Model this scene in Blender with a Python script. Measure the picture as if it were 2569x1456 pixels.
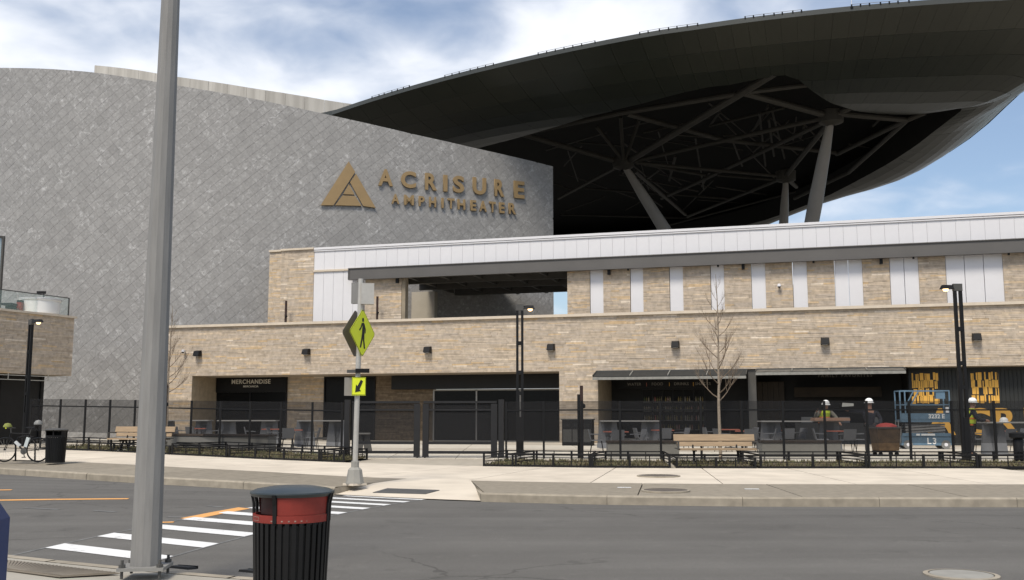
import bpy, bmesh, math, random
from mathutils import Vector, Matrix
from mathutils.bvhtree import BVHTree
random.seed(7)
R = math.radians
for o in list(bpy.data.objects): bpy.data.objects.remove(o)
scn = bpy.context.scene
COL = scn.collection

# ------------------------------------------------------------------ camera
FPX, CX, CY, CAMZ = 2520.0, 1284.5, 728.0, 1.65        # measured on the photograph at 2569 px wide
PITCH = math.atan(317.0 / FPX)
cam = bpy.data.cameras.new('Camera'); camo = bpy.data.objects.new('Camera', cam); COL.objects.link(camo)
cam.sensor_width = 36.0; cam.lens = 36.0 * FPX / 2569.0
cam.clip_start = 0.05; cam.clip_end = 6000
camo.location = (0, 0, CAMZ); camo.rotation_euler = (R(90) + PITCH, 0, 0)
scn.camera = camo

# ------------------------------------------------------------------ sky, sun, exposure
SUN = Vector((-0.24, -0.52, 0.82)).normalized()
w = bpy.data.worlds.new('World'); scn.world = w; w.use_nodes = True
nt = w.node_tree; nt.nodes.clear()
def N(nt, t, **k):
    n = nt.nodes.new(t)
    for a, b in k.items(): setattr(n, a, b)
    return n
sky = N(nt, 'ShaderNodeTexSky'); sky.sky_type = 'NISHITA'; sky.sun_disc = False
sky.sun_elevation = math.asin(SUN.z); sky.sun_rotation = math.atan2(SUN.x, SUN.y)
sky.air_density = 1.0; sky.dust_density = 1.5; sky.ozone_density = 1.8
tc = N(nt, 'ShaderNodeTexCoord')
sep = N(nt, 'ShaderNodeSeparateXYZ'); nt.links.new(tc.outputs['Generated'], sep.inputs[0])
zz = N(nt, 'ShaderNodeMath', operation='MAXIMUM'); nt.links.new(sep.outputs['Z'], zz.inputs[0]); zz.inputs[1].default_value = 0.0
za = N(nt, 'ShaderNodeMath', operation='ADD'); nt.links.new(zz.outputs[0], za.inputs[0]); za.inputs[1].default_value = 0.22
dx = N(nt, 'ShaderNodeMath', operation='DIVIDE'); nt.links.new(sep.outputs['X'], dx.inputs[0]); nt.links.new(za.outputs[0], dx.inputs[1])
dy = N(nt, 'ShaderNodeMath', operation='DIVIDE'); nt.links.new(sep.outputs['Y'], dy.inputs[0]); nt.links.new(za.outputs[0], dy.inputs[1])
cmb = N(nt, 'ShaderNodeCombineXYZ'); nt.links.new(dx.outputs[0], cmb.inputs[0]); nt.links.new(dy.outputs[0], cmb.inputs[1])
def wnoise(scale, detail, rough, off, dist=0.0):
    mp = N(nt, 'ShaderNodeMapping'); mp.inputs['Location'].default_value = off
    nt.links.new(cmb.outputs[0], mp.inputs[0])
    n = N(nt, 'ShaderNodeTexNoise'); n.inputs['Scale'].default_value = scale; n.inputs['Detail'].default_value = detail
    n.inputs['Roughness'].default_value = rough; n.inputs['Distortion'].default_value = dist
    nt.links.new(mp.outputs[0], n.inputs['Vector']); return n
n1 = wnoise(1.0, 2.0, 0.5, (12.23, -27.18, 0), 0.3)      # large cloud fields
n2 = wnoise(6.0, 5.0, 0.46, (1.1, 7.0, 0), 0.25)     # cloudlets
def wmath(op, a, b):
    m = N(nt, 'ShaderNodeMath', operation=op)
    for i, x in enumerate((a, b)):
        if isinstance(x, (int, float)): m.inputs[i].default_value = x
        else: nt.links.new(x, m.inputs[i])
    return m.outputs[0]
den = wmath('ADD', wmath('MULTIPLY', n1.outputs[0], 1.42), wmath('MULTIPLY', n2.outputs[0], 0.58))
CLOUD_LO, CLOUD_HI = 0.90, 1.26
mr = N(nt, 'ShaderNodeMapRange'); mr.interpolation_type = 'SMOOTHSTEP'
mr.inputs['From Min'].default_value = CLOUD_LO; mr.inputs['From Max'].default_value = CLOUD_HI
nt.links.new(den, mr.inputs['Value'])
mix = N(nt, 'ShaderNodeMix', data_type='RGBA'); nt.links.new(wmath('ADD', wmath('MULTIPLY', mr.outputs[0], 0.84), 0.09), mix.inputs[0])
nt.links.new(sky.outputs[0], mix.inputs[6])
crw = N(nt, 'ShaderNodeValToRGB'); crw.color_ramp.elements[0].position = 0.95; crw.color_ramp.elements[1].position = 1.35
crw.color_ramp.elements[0].color = (0.66, 0.71, 0.80, 1); crw.color_ramp.elements[1].color = (0.93, 0.94, 0.97, 1)
mrc = N(nt, 'ShaderNodeMapRange'); mrc.inputs['From Min'].default_value = 0.95; mrc.inputs['From Max'].default_value = 1.35
nt.links.new(den, mrc.inputs['Value']); crw.color_ramp.elements[0].position = 0.0; crw.color_ramp.elements[1].position = 1.0
nt.links.new(mrc.outputs[0], crw.inputs[0])
csc = N(nt, 'ShaderNodeVectorMath', operation='SCALE'); nt.links.new(crw.outputs[0], csc.inputs[0]); csc.inputs['Scale'].default_value = 8.6
nt.links.new(csc.outputs[0], mix.inputs[7])
bg = N(nt, 'ShaderNodeBackground'); nt.links.new(mix.outputs[2], bg.inputs[0]); bg.inputs[1].default_value = 0.105
wo = N(nt, 'ShaderNodeOutputWorld'); nt.links.new(bg.outputs[0], wo.inputs[0])

sl = bpy.data.lights.new('Sun', 'SUN'); sl.energy = 2.6; sl.angle = R(17); sl.color = (1.0, 0.92, 0.80)
so = bpy.data.objects.new('Sun', sl); COL.objects.link(so)
so.rotation_euler = SUN.to_track_quat('Z', 'Y').to_euler()
vs = scn.view_settings; vs.view_transform = 'Standard'; vs.look = 'None'; vs.gamma = 1.0; vs.exposure = 0.45
vs.use_curve_mapping = False
scn.render.engine = 'CYCLES'
scn.cycles.max_bounces = 6; scn.cycles.transparent_max_bounces = 12

# ------------------------------------------------------------------ measuring helpers
CAM = Vector((0, 0, CAMZ)); ct, st = math.cos(PITCH), math.sin(PITCH)
def ray(u, v):
    xc = (u - CX) / FPX; yc = -(v - CY) / FPX
    return Vector((xc, ct - yc * st, st + yc * ct))
def atY(u, v, Y): r = ray(u, v); return CAM + r * (Y / r.y)
def atZ(u, v, z): r = ray(u, v); return CAM + r * ((z - CAMZ) / r.z)
def xat(u, Y): return (u - CX) / FPX * Y * 1.005
def lerp(a, b, t): return a + (b - a) * t
def interp(tab, x):
    if x <= tab[0][0]:
        (x0, *a), (x1, *b) = tab[0], tab[1]
    elif x >= tab[-1][0]:
        (x0, *a), (x1, *b) = tab[-2], tab[-1]
    else:
        for i in range(len(tab) - 1):
            if tab[i][0] <= x <= tab[i + 1][0]: break
        (x0, *a), (x1, *b) = tab[i], tab[i + 1]
    t = (x - x0) / (x1 - x0)
    return [p + (q - p) * t for p, q in zip(a, b)]
ORD = ['first', 'second', 'third', 'fourth', 'fifth', 'sixth', 'seventh', 'eighth', 'ninth', 'tenth', 'eleventh', 'twelfth',
       'thirteenth', 'fourteenth', 'fifteenth', 'sixteenth']

# ------------------------------------------------------------------ materials
MATS = {}
def mat(name, col, rough=0.6, var=0.12, scale=3.0, bump=0.0, bscale=40.0, metal=0.0, spec=0.4, col2=None, stretch=None,
        emit=None, alpha=None, trans=0.0, coat=0.0, detail=5.0):
    if name in MATS: return MATS[name]
    m = bpy.data.materials.new(name); m.use_nodes = True; t = m.node_tree
    b = t.nodes['Principled BSDF']
    b.inputs['Roughness'].default_value = rough; b.inputs['Metallic'].default_value = metal
    b.inputs['Specular IOR Level'].default_value = spec
    c = (*col, 1); c2 = (*(col2 or [x * (1 - var * 2) for x in col]), 1)
    tcn = N(t, 'ShaderNodeTexCoord'); vec = tcn.outputs['Object']
    if stretch:
        mp = N(t, 'ShaderNodeMapping'); mp.inputs['Scale'].default_value = stretch
        t.links.new(vec, mp.inputs[0]); vec = mp.outputs[0]
    if var > 0 or col2:
        n = N(t, 'ShaderNodeTexNoise'); n.inputs['Scale'].default_value = scale; n.inputs['Detail'].default_value = detail
        n.inputs['Roughness'].default_value = 0.6
        t.links.new(vec, n.inputs['Vector'])
        cr = N(t, 'ShaderNodeValToRGB'); cr.color_ramp.elements[0].position = 0.3; cr.color_ramp.elements[1].position = 0.7
        cr.color_ramp.elements[0].color = c2; cr.color_ramp.elements[1].color = c
        t.links.new(n.outputs[0], cr.inputs[0]); t.links.new(cr.outputs[0], b.inputs['Base Color'])
    else: b.inputs['Base Color'].default_value = c
    if bump > 0:
        n = N(t, 'ShaderNodeTexNoise'); n.inputs['Scale'].default_value = bscale; n.inputs['Detail'].default_value = 6
        t.links.new(vec, n.inputs['Vector'])
        bp = N(t, 'ShaderNodeBump'); bp.inputs['Strength'].default_value = bump; bp.inputs['Distance'].default_value = 0.02
        t.links.new(n.outputs[0], bp.inputs['Height']); t.links.new(bp.outputs[0], b.inputs['Normal'])
    if emit:
        b.inputs['Emission Color'].default_value = (*emit[0], 1); b.inputs['Emission Strength'].default_value = emit[1]
    if alpha is not None: b.inputs['Alpha'].default_value = alpha
    if trans: b.inputs['Transmission Weight'].default_value = trans
    if coat: b.inputs['Coat Weight'].default_value = coat
    MATS[name] = m; return m

def ramp_mat(name, stops, rough=0.75, bump=0.25, bscale=18, nvar=0.35, metal=0.0, spec=0.3, fleck=None, stretch=(1, 1, 1)):
    """colour picked per piece by its own 'tint' value, broken up by fine noise"""
    m = bpy.data.materials.new(name); m.use_nodes = True; t = m.node_tree; b = t.nodes['Principled BSDF']
    b.inputs['Roughness'].default_value = rough; b.inputs['Metallic'].default_value = metal
    b.inputs['Specular IOR Level'].default_value = spec
    at = N(t, 'ShaderNodeAttribute'); at.attribute_name = 'tint'
    cr = N(t, 'ShaderNodeValToRGB'); e = cr.color_ramp.elements
    while len(e) < len(stops): e.new(0.5)
    for i, (p, c) in enumerate(stops): e[i].position = p; e[i].color = (*c, 1)
    t.links.new(at.outputs['Fac'], cr.inputs[0])
    tcn = N(t, 'ShaderNodeTexCoord')
    mp = N(t, 'ShaderNodeMapping'); mp.inputs['Scale'].default_value = stretch; t.links.new(tcn.outputs['Object'], mp.inputs[0])
    n = N(t, 'ShaderNodeTexNoise'); n.inputs['Scale'].default_value = bscale; n.inputs['Detail'].default_value = 5
    t.links.new(mp.outputs[0], n.inputs['Vector'])
    mrn = N(t, 'ShaderNodeMapRange'); mrn.inputs['From Min'].default_value = 0.3; mrn.inputs['From Max'].default_value = 0.7
    mrn.inputs['To Min'].default_value = 1 - nvar; mrn.inputs['To Max'].default_value = 1 + nvar * 0.6
    t.links.new(n.outputs[0], mrn.inputs['Value'])
    mx = N(t, 'ShaderNodeMix', data_type='RGBA'); mx.blend_type = 'MULTIPLY'; mx.inputs[0].default_value = 1.0
    t.links.new(cr.outputs[0], mx.inputs[6]); t.links.new(mrn.outputs[0], mx.inputs[7])
    out = mx.outputs[2]
    if fleck:
        fs_, thr, fc = fleck
        vn = N(t, 'ShaderNodeTexNoise'); vn.inputs['Scale'].default_value = fs_; vn.inputs['Detail'].default_value = 7; vn.inputs['Roughness'].default_value = .72; vn.inputs['Distortion'].default_value = .8
        t.links.new(tcn.outputs['Object'], vn.inputs['Vector'])
        m1 = N(t, 'ShaderNodeMapRange'); m1.inputs['From Min'].default_value = thr; m1.inputs['From Max'].default_value = thr + .17
        t.links.new(vn.outputs[0], m1.inputs['Value'])
        m3 = N(t, 'ShaderNodeMapRange'); m3.inputs['From Min'].default_value = 0.0; m3.inputs['From Max'].default_value = 0.9; m3.inputs['To Min'].default_value = .35
        t.links.new(at.outputs['Fac'], m3.inputs['Value'])
        big = N(t, 'ShaderNodeTexNoise'); big.inputs['Scale'].default_value = 0.8; big.inputs['Detail'].default_value = 3
        t.links.new(tcn.outputs['Object'], big.inputs['Vector'])
        m4 = N(t, 'ShaderNodeMapRange'); m4.inputs['From Min'].default_value = 0.36; m4.inputs['From Max'].default_value = 0.62
        t.links.new(big.outputs[0], m4.inputs['Value'])
        pr = N(t, 'ShaderNodeMath', operation='MULTIPLY'); t.links.new(m1.outputs[0], pr.inputs[0]); t.links.new(m3.outputs[0], pr.inputs[1])
        pr2 = N(t, 'ShaderNodeMath', operation='MULTIPLY'); t.links.new(pr.outputs[0], pr2.inputs[0]); t.links.new(m4.outputs[0], pr2.inputs[1])
        mf = N(t, 'ShaderNodeMix', data_type='RGBA'); t.links.new(pr2.outputs[0], mf.inputs[0]); t.links.new(out, mf.inputs[6])
        mf.inputs[7].default_value = (*fc, 1); out = mf.outputs[2]
    t.links.new(out, b.inputs['Base Color'])
    if bump:
        bp = N(t, 'ShaderNodeBump'); bp.inputs['Strength'].default_value = bump; bp.inputs['Distance'].default_value = 0.03
        t.links.new(n.outputs[0], bp.inputs['Height']); t.links.new(bp.outputs[0], b.inputs['Normal'])
    MATS[name] = m; return m

STONE = ramp_mat('ledge_stone', [(0.0, (0.415, 0.345, 0.265)), (0.25, (0.50, 0.41, 0.31)), (0.5, (0.465, 0.395, 0.32)),
                                 (0.72, (0.525, 0.435, 0.33)), (0.86, (0.55, 0.40, 0.235)), (1.0, (0.66, 0.57, 0.46))], bscale=5, nvar=0.22)
TILE = ramp_mat('mottled_metal_tile', [(0.0, (0.245, 0.239, 0.231)), (0.5, (0.275, 0.269, 0.26)), (1.0, (0.305, 0.298, 0.288))], rough=0.5,
                bump=0.12, bscale=7, nvar=0.15, spec=0.45, fleck=(4.2, 0.52, (0.62, 0.615, 0.61)))
CONC = mat('pale_concrete', (0.52, 0.475, 0.40), 0.85, 0.06, 1.2, 0.12, 60)
SLAB = ramp_mat('beige_slab', [(0, (0.56, 0.495, 0.405)), (1, (0.62, 0.553, 0.455))], rough=0.9, bump=0.06, bscale=1.3, nvar=0.13)
PAVER = ramp_mat('brown_grey_paving', [(0, (0.232, 0.203, 0.158)), (1, (0.262, 0.23, 0.18))], rough=0.9, bump=0.1, bscale=6, nvar=0.16)
PLAZA = ramp_mat('plaza_paving', [(0, (0.35, 0.31, 0.25)), (0.5, (0.46, 0.42, 0.35)), (1, (0.50, 0.46, 0.385))], rough=0.9, bump=0.05, bscale=3, nvar=0.12)
KERB = ramp_mat('kerb_concrete', [(0, (0.29, 0.255, 0.20)), (1, (0.345, 0.303, 0.24))], rough=0.9, bump=0.12, bscale=5, nvar=0.2)
WHITE = mat('white_cladding', (0.66, 0.655, 0.67), 0.45, 0.02, 2.0)
CREAM = mat('cream_cap', (0.60, 0.52, 0.415), 0.8, 0.07, 3.0)
BLACK = mat('black_metal', (0.010, 0.010, 0.0105), 0.5, 0.1, 8, spec=0.22)
DARK = mat('charcoal_metal', (0.075, 0.073, 0.068), 0.55, 0.08, 2)
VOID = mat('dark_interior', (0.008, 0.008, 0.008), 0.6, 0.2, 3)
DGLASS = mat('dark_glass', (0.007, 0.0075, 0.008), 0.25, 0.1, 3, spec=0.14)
GLASS = mat('pale_green_glass', (0.45, 0.62, 0.58), 0.05, 0.0, alpha=0.14, spec=0.35)
BGLASS = mat('blue_grey_glass', (0.34, 0.42, 0.47), 0.12, 0.06, 1.0, spec=0.6)
MESHM = mat('fine_black_mesh', (0.02, 0.02, 0.021), 0.8, 0.0, alpha=0.52, spec=0.1)
GALV = mat('galvanised_steel', (0.22, 0.215, 0.205), 0.55, 0.11, 4, metal=0.0, spec=0.35, stretch=(5, 5, .5), detail=8)
GALV2 = mat('bright_galvanised', (0.48, 0.46, 0.42), 0.4, 0.08, 6, metal=0.2)
ALU = mat('dull_aluminium', (0.17, 0.145, 0.125), 0.5, 0.08, 6)
SIGNG = mat('fluorescent_yellow_green', (0.70, 0.78, 0.03), 0.5, 0.03, 3)
INK = mat('black_print', (0.01, 0.012, 0.01), 0.6, 0.0)
GOLD = mat('bronze_gold_metal', (0.29, 0.20, 0.095), 0.5, 0.06, 2, spec=0.4)
SKIN = mat('dark_green_grey_skin', (0.050, 0.052, 0.043), 0.34, 0.08, 0.6, spec=0.55)
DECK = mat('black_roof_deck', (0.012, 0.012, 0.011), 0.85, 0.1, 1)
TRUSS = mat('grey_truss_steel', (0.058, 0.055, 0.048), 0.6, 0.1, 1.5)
COLM = mat('grey_column_steel', (0.27, 0.26, 0.25), 0.5, 0.06, 1)
WOOD = mat('pale_bench_wood', (0.35, 0.255, 0.16), 0.7, 0.14, 3, 0.1, 30, stretch=(1, 10, 10))
DWOOD = mat('dark_ledge_wood', (0.06, 0.045, 0.035), 0.7, 0.15, 4)
BRWOOD = mat('brown_wood_panel', (0.045, 0.032, 0.02), 0.6, 0.2, 3)
SOIL = mat('dry_planting_soil', (0.10, 0.078, 0.05), 0.95, 0.25, 9, 0.4, 30)
BLADE = mat('sparse_grass', (0.085, 0.10, 0.04), 0.8, 0.25, 2.5, col2=(0.16, 0.12, 0.07))
BARK = mat('pale_bark', (0.30, 0.245, 0.185), 0.85, 0.2, 20, 0.2, 40)
TWIG = mat('brown_twig', (0.20, 0.15, 0.105), 0.85, 0.2, 10)
LAMPG = mat('lit_lamp_lens', (1, 0.8, 0.55), 0.5, 0.0, emit=((1.0, 0.60, 0.28), 2.6))
REDP = mat('red_plastic', (0.235, 0.028, 0.019), 0.55, 0.14, 9, 0.05, 40)
REDT = mat('faded_red_top', (0.42, 0.13, 0.085), 0.6, 0.08, 4)
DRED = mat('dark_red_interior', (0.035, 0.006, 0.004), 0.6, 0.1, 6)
LIDM = mat('dark_teal_metal', (0.028, 0.038, 0.042), 0.35, 0.12, 5, spec=0.5)
CHAIRG = mat('grey_plastic', (0.16, 0.165, 0.175), 0.55, 0.08, 3)
TABM = mat('grey_table_top', (0.34, 0.33, 0.31), 0.5, 0.06, 3)
BLUE = mat('blue_machine_paint', (0.115, 0.19, 0.26), 0.45, 0.12, 5)
ORANGE = mat('orange_paint', (0.78, 0.43, 0.08), 0.7, 0.1, 3)
ROADL = mat('faint_worn_line', (0.20, 0.20, 0.195), 0.9, 0.25, 5)

def asphalt():
    m = bpy.data.materials.new('asphalt'); m.use_nodes = True; t = m.node_tree; b = t.nodes['Principled BSDF']
    b.inputs['Roughness'].default_value = 0.88; b.inputs['Specular IOR Level'].default_value = 0.25
    tcn = N(t, 'ShaderNodeTexCoord')
    def nz(scale, det, st=None, rough=0.6):
        v = tcn.outputs['Object']
        if st:
            mp = N(t, 'ShaderNodeMapping'); mp.inputs['Scale'].default_value = st; mp.inputs['Rotation'].default_value = (0, 0, R(12))
            t.links.new(v, mp.inputs[0]); v = mp.outputs[0]
        n = N(t, 'ShaderNodeTexNoise'); n.inputs['Scale'].default_value = scale; n.inputs['Detail'].default_value = det
        n.inputs['Roughness'].default_value = rough
        t.links.new(v, n.inputs['Vector']); return n
    a = nz(0.5, 4); s = nz(1.0, 4, (0.05, 0.9, 1)); g = nz(130, 2)
    cr = N(t, 'ShaderNodeValToRGB'); e = cr.color_ramp.elements
    e[0].position = 0.34; e[0].color = (0.102, 0.097, 0.089, 1); e[1].position = 0.66; e[1].color = (0.142, 0.136, 0.125, 1)
    mxx = N(t, 'ShaderNodeMix', data_type='FLOAT'); mxx.inputs[0].default_value = 0.65
    t.links.new(a.outputs[0], mxx.inputs[2]); t.links.new(s.outputs[0], mxx.inputs[3]); t.links.new(mxx.outputs[0], cr.inputs[0])
    mm = N(t, 'ShaderNodeMapRange'); mm.inputs['From Min'].default_value = 0.3; mm.inputs['From Max'].default_value = 0.7
    mm.inputs['To Min'].default_value = 0.72; mm.inputs['To Max'].default_value = 1.25; t.links.new(g.outputs[0], mm.inputs['Value'])
    mu = N(t, 'ShaderNodeMix', data_type='RGBA'); mu.blend_type = 'MULTIPLY'; mu.inputs[0].default_value = 1
    t.links.new(cr.outputs[0], mu.inputs[6]); t.links.new(mm.outputs[0], mu.inputs[7]); t.links.new(mu.outputs[2], b.inputs['Base Color'])
    # cracks, oil stains, pale grit
    def thr(sock, lo, hi):
        r_ = N(t, 'ShaderNodeMapRange'); r_.inputs['From Min'].default_value = lo; r_.inputs['From Max'].default_value = hi; t.links.new(sock, r_.inputs['Value']); return r_.outputs[0]
    def mul(p, q):
        mm2 = N(t, 'ShaderNodeMath', operation='MULTIPLY'); t.links.new(p, mm2.inputs[0]); t.links.new(q, mm2.inputs[1]); return mm2.outputs[0]
    dn = nz(1.6, 4); add = N(t, 'ShaderNodeVectorMath', operation='MULTIPLY_ADD'); add.inputs[1].default_value = (.7, .7, .7)
    t.links.new(dn.outputs['Color'], add.inputs[0]); t.links.new(tcn.outputs['Object'], add.inputs[2])
    vo = N(t, 'ShaderNodeTexVoronoi'); vo.feature = 'DISTANCE_TO_EDGE'; vo.inputs['Scale'].default_value = .28; t.links.new(add.outputs[0], vo.inputs['Vector'])
    msk = nz(.16, 2); crack = mul(thr(vo.outputs['Distance'], .009, .003), thr(msk.outputs[0], .50, .56))
    stn = nz(.9, 5, None, .65); stain = thr(stn.outputs[0], .60, .72)
    grit = nz(3.2, 8, None, .75); gr_ = thr(grit.outputs[0], .56, .72)
    def over(base, fac, col, k):
        f2 = N(t, 'ShaderNodeMath', operation='MULTIPLY'); t.links.new(fac, f2.inputs[0]); f2.inputs[1].default_value = k
        x = N(t, 'ShaderNodeMix', data_type='RGBA'); t.links.new(f2.outputs[0], x.inputs[0]); t.links.new(base, x.inputs[6]); x.inputs[7].default_value = (*col, 1); return x.outputs[2]
    o1 = over(mu.outputs[2], gr_, (.19, .18, .165), .35); o2 = over(o1, stain, (.05, .047, .043), .45); o3 = over(o2, crack, (.045, .042, .038), .5)
    t.links.new(o3, b.inputs['Base Color'])
    bp = N(t, 'ShaderNodeBump'); bp.inputs['Strength'].default_value = 0.5; bp.inputs['Distance'].default_value = 0.01
    t.links.new(g.outputs[0], bp.inputs['Height']); t.links.new(bp.outputs[0], b.inputs['Normal'])
    return m
def worn_paint(name, col, lo, hi):
    m = bpy.data.materials.new(name); m.use_nodes = True; t = m.node_tree; b = t.nodes['Principled BSDF']; b.inputs['Roughness'].default_value = .85
    tcn = N(t, 'ShaderNodeTexCoord'); a = N(t, 'ShaderNodeTexNoise'); a.inputs['Scale'].default_value = 4.5; a.inputs['Detail'].default_value = 9; a.inputs['Roughness'].default_value = .78
    t.links.new(tcn.outputs['Object'], a.inputs['Vector'])
    r_ = N(t, 'ShaderNodeMapRange'); r_.inputs['From Min'].default_value = lo; r_.inputs['From Max'].default_value = hi; t.links.new(a.outputs[0], r_.inputs['Value'])
    x = N(t, 'ShaderNodeMix', data_type='RGBA'); t.links.new(r_.outputs[0], x.inputs[0]); x.inputs[6].default_value = (*col, 1); x.inputs[7].default_value = (.15, .14, .13, 1)
    t.links.new(x.outputs[2], b.inputs['Base Color']); return m
ROADW = worn_paint('worn_white_road_paint', (.68, .68, .67), .56, .70); ROADY = worn_paint('worn_orange_road_paint', (.68, .34, .105), .58, .72)
ASPH = asphalt()

# ------------------------------------------------------------------ mesh helpers
class MB:
    def __init__(s): s.v = []; s.f = []; s.t = []
    def add(s, vs_, fs_, tint=0.5):
        k = len(s.v); s.v += [Vector(p) for p in vs_]; s.f += [[i + k for i in f] for f in fs_]; s.t += [tint] * len(fs_); return s
    def box(s, c, d, M=None, tint=0.5):
        x, y, z = [q / 2 for q in d]; c = Vector(c)
        vs_ = [Vector((a * x, b * y, e * z)) for e in (-1, 1) for b in (-1, 1) for a in (-1, 1)]
        vs_ = [(M @ p if M else p) + c for p in vs_]
        return s.add(vs_, [(0, 2, 3, 1), (4, 5, 7, 6), (0, 1, 5, 4), (2, 6, 7, 3), (0, 4, 6, 2), (1, 3, 7, 5)], tint)
    def hexa(s, a, b, tint=0.5):          # two matching polygons (lists) joined
        n = len(a); vs_ = list(a) + list(b)
        fs_ = [tuple(range(n))[::-1], tuple(range(n, 2 * n))] + [(i, (i + 1) % n, n + (i + 1) % n, n + i) for i in range(n)]
        return s.add(vs_, fs_, tint)
    def tube(s, p0, p1, r0, r1=None, n=8, cap=True, tint=0.5):
        r1 = r0 if r1 is None else r1; p0, p1 = Vector(p0), Vector(p1); d = (p1 - p0)
        if d.length < 1e-6: return s
        q = d.to_track_quat('Z', 'Y'); vs_ = []
        for p, r in ((p0, r0), (p1, r1)):
            for i in range(n):
                a = 2 * math.pi * (i + .5) / n; vs_.append(p + q @ Vector((math.cos(a) * r, math.sin(a) * r, 0)))
        fs_ = [(i, (i + 1) % n, n + (i + 1) % n, n + i) for i in range(n)]
        if cap: fs_ += [tuple(range(n))[::-1], tuple(range(n, 2 * n))]
        return s.add(vs_, fs_, tint)
    def path(s, pts, r, n=6, closed=False):
        m = len(pts)
        for i in range(m if closed else m - 1): s.tube(pts[i], pts[(i + 1) % m], r, n=n)
        return s
    def bar(s, p0, p1, w_, h_, up=(0, 0, 1), tint=0.5):     # rectangular bar
        p0, p1 = Vector(p0), Vector(p1); d = (p1 - p0); L = d.length; d = d.normalized(); up = Vector(up)
        if abs(d.dot(up)) > 0.98: up = Vector((0, 1, 0))
        sd = d.cross(up).normalized(); up2 = sd.cross(d)
        M = Matrix((sd, d, up2)).transposed()
        return s.box((p0 + p1) / 2, (w_, L, h_), M, tint)
    def lathe(s, prof, n=24, c=(0, 0, 0), a0=0, a1=2 * math.pi):
        full = abs(a1 - a0 - 2 * math.pi) < 1e-6; m = n if full else n + 1; c = Vector(c); vs_ = []
        for r, z in prof:
            for i in range(m):
                a = a0 + (a1 - a0) * i / n; vs_.append(c + Vector((r * math.cos(a), r * math.sin(a), z)))
        fs_ = []
        for j in range(len(prof) - 1):
            for i in range(n):
                i2 = (i + 1) % m; fs_.append((j * m + i, j * m + i2, (j + 1) * m + i2, (j + 1) * m + i))
        return s.add(vs_, fs_)
    def mesh(s, name, smooth=False, off=None, ang=35):
        me = bpy.data.meshes.new(name)
        me.from_pydata([tuple(p - off) if off is not None else tuple(p) for p in s.v], [], s.f)
        at = me.attributes.new('tint', 'FLOAT', 'FACE'); at.data.foreach_set('value', s.t)
        bm = bmesh.new(); bm.from_mesh(me); bmesh.ops.recalc_face_normals(bm, faces=bm.faces); bm.to_mesh(me); bm.free()
        if smooth:
            me.shade_smooth()
            me.set_sharp_from_angle(angle=R(ang))
        me.update(); return me
    def build(s, name, m, parent=None, smooth=False, world=False, kind=None, ang=35):
        off = parent.matrix_basis.translation if (world and parent is not None) else None
        if world and parent is not None and parent.parent is not None: off = parent.parent.matrix_basis.translation + off
        o = bpy.data.objects.new(name, s.mesh(name, smooth, off, ang)); o.data.materials.append(m); COL.objects.link(o)
        if parent is not None: o.parent = parent
        if kind: o['kind'] = kind
        return o
def tag(o, label, cat, group=None):
    o['label'] = label; o['category'] = cat
    if group: o['group'] = group
    return o
def thing(name, label, cat, loc=(0, 0, 0), rz=0.0, group=None):
    o = bpy.data.objects.new(name, None); COL.objects.link(o); o.empty_display_size = 0.2
    o.location = loc; o.rotation_euler = (0, 0, rz); return tag(o, label, cat, group)
def struct(o): o['kind'] = 'structure'; return o
def dup(src, loc, rz, label, group=None):
    r = src.copy(); COL.objects.link(r); r.location = loc; r.rotation_euler = (0, 0, rz); r['label'] = label
    if group: r['group'] = group
    for c in list(src.children):
        d = c.copy(); COL.objects.link(d); d.parent = r
        for g in list(c.children):
            e = g.copy(); COL.objects.link(e); e.parent = d
    return r
def text_mesh(txt, size, ext=0.0, off=0.0, space=1.0):
    cu = bpy.data.curves.new('t', 'FONT'); cu.body = txt; cu.size = size; cu.extrude = ext; cu.offset = off
    cu.align_x = 'CENTER'; cu.space_character = space; cu.resolution_u = 4
    ob = bpy.data.objects.new('t', cu); COL.objects.link(ob); bpy.context.view_layer.update()
    me = bpy.data.meshes.new_from_object(ob.evaluated_get(bpy.context.evaluated_depsgraph_get()))
    bpy.data.objects.remove(ob); bpy.data.curves.remove(cu)
    for v in me.vertices: x, y, z = v.co; v.co = (x, -z, y)
    return me
def text_part(name, txt, size, m, parent, loc, rz=0.0, ext=0.0, off=0.0, space=1.0):
    me = text_mesh(txt, size, ext, off, space); me.materials.clear(); me.materials.append(m)
    o = bpy.data.objects.new(name, me); COL.objects.link(o); o.parent = parent; o.location = loc; o.rotation_euler = (0, 0, rz); return o

# ================================================================== GROUND
gm = MB(); gm.add([(-2500, -2500, -.35), (2500, -2500, -.35), (2500, 4000, -.35), (-2500, 4000, -.35)], [(0, 1, 2, 3)])
struct(gm.build('ground', mat('far_ground', (0.12, 0.11, 0.09), 0.95, 0.2, 0.02)))

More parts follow.
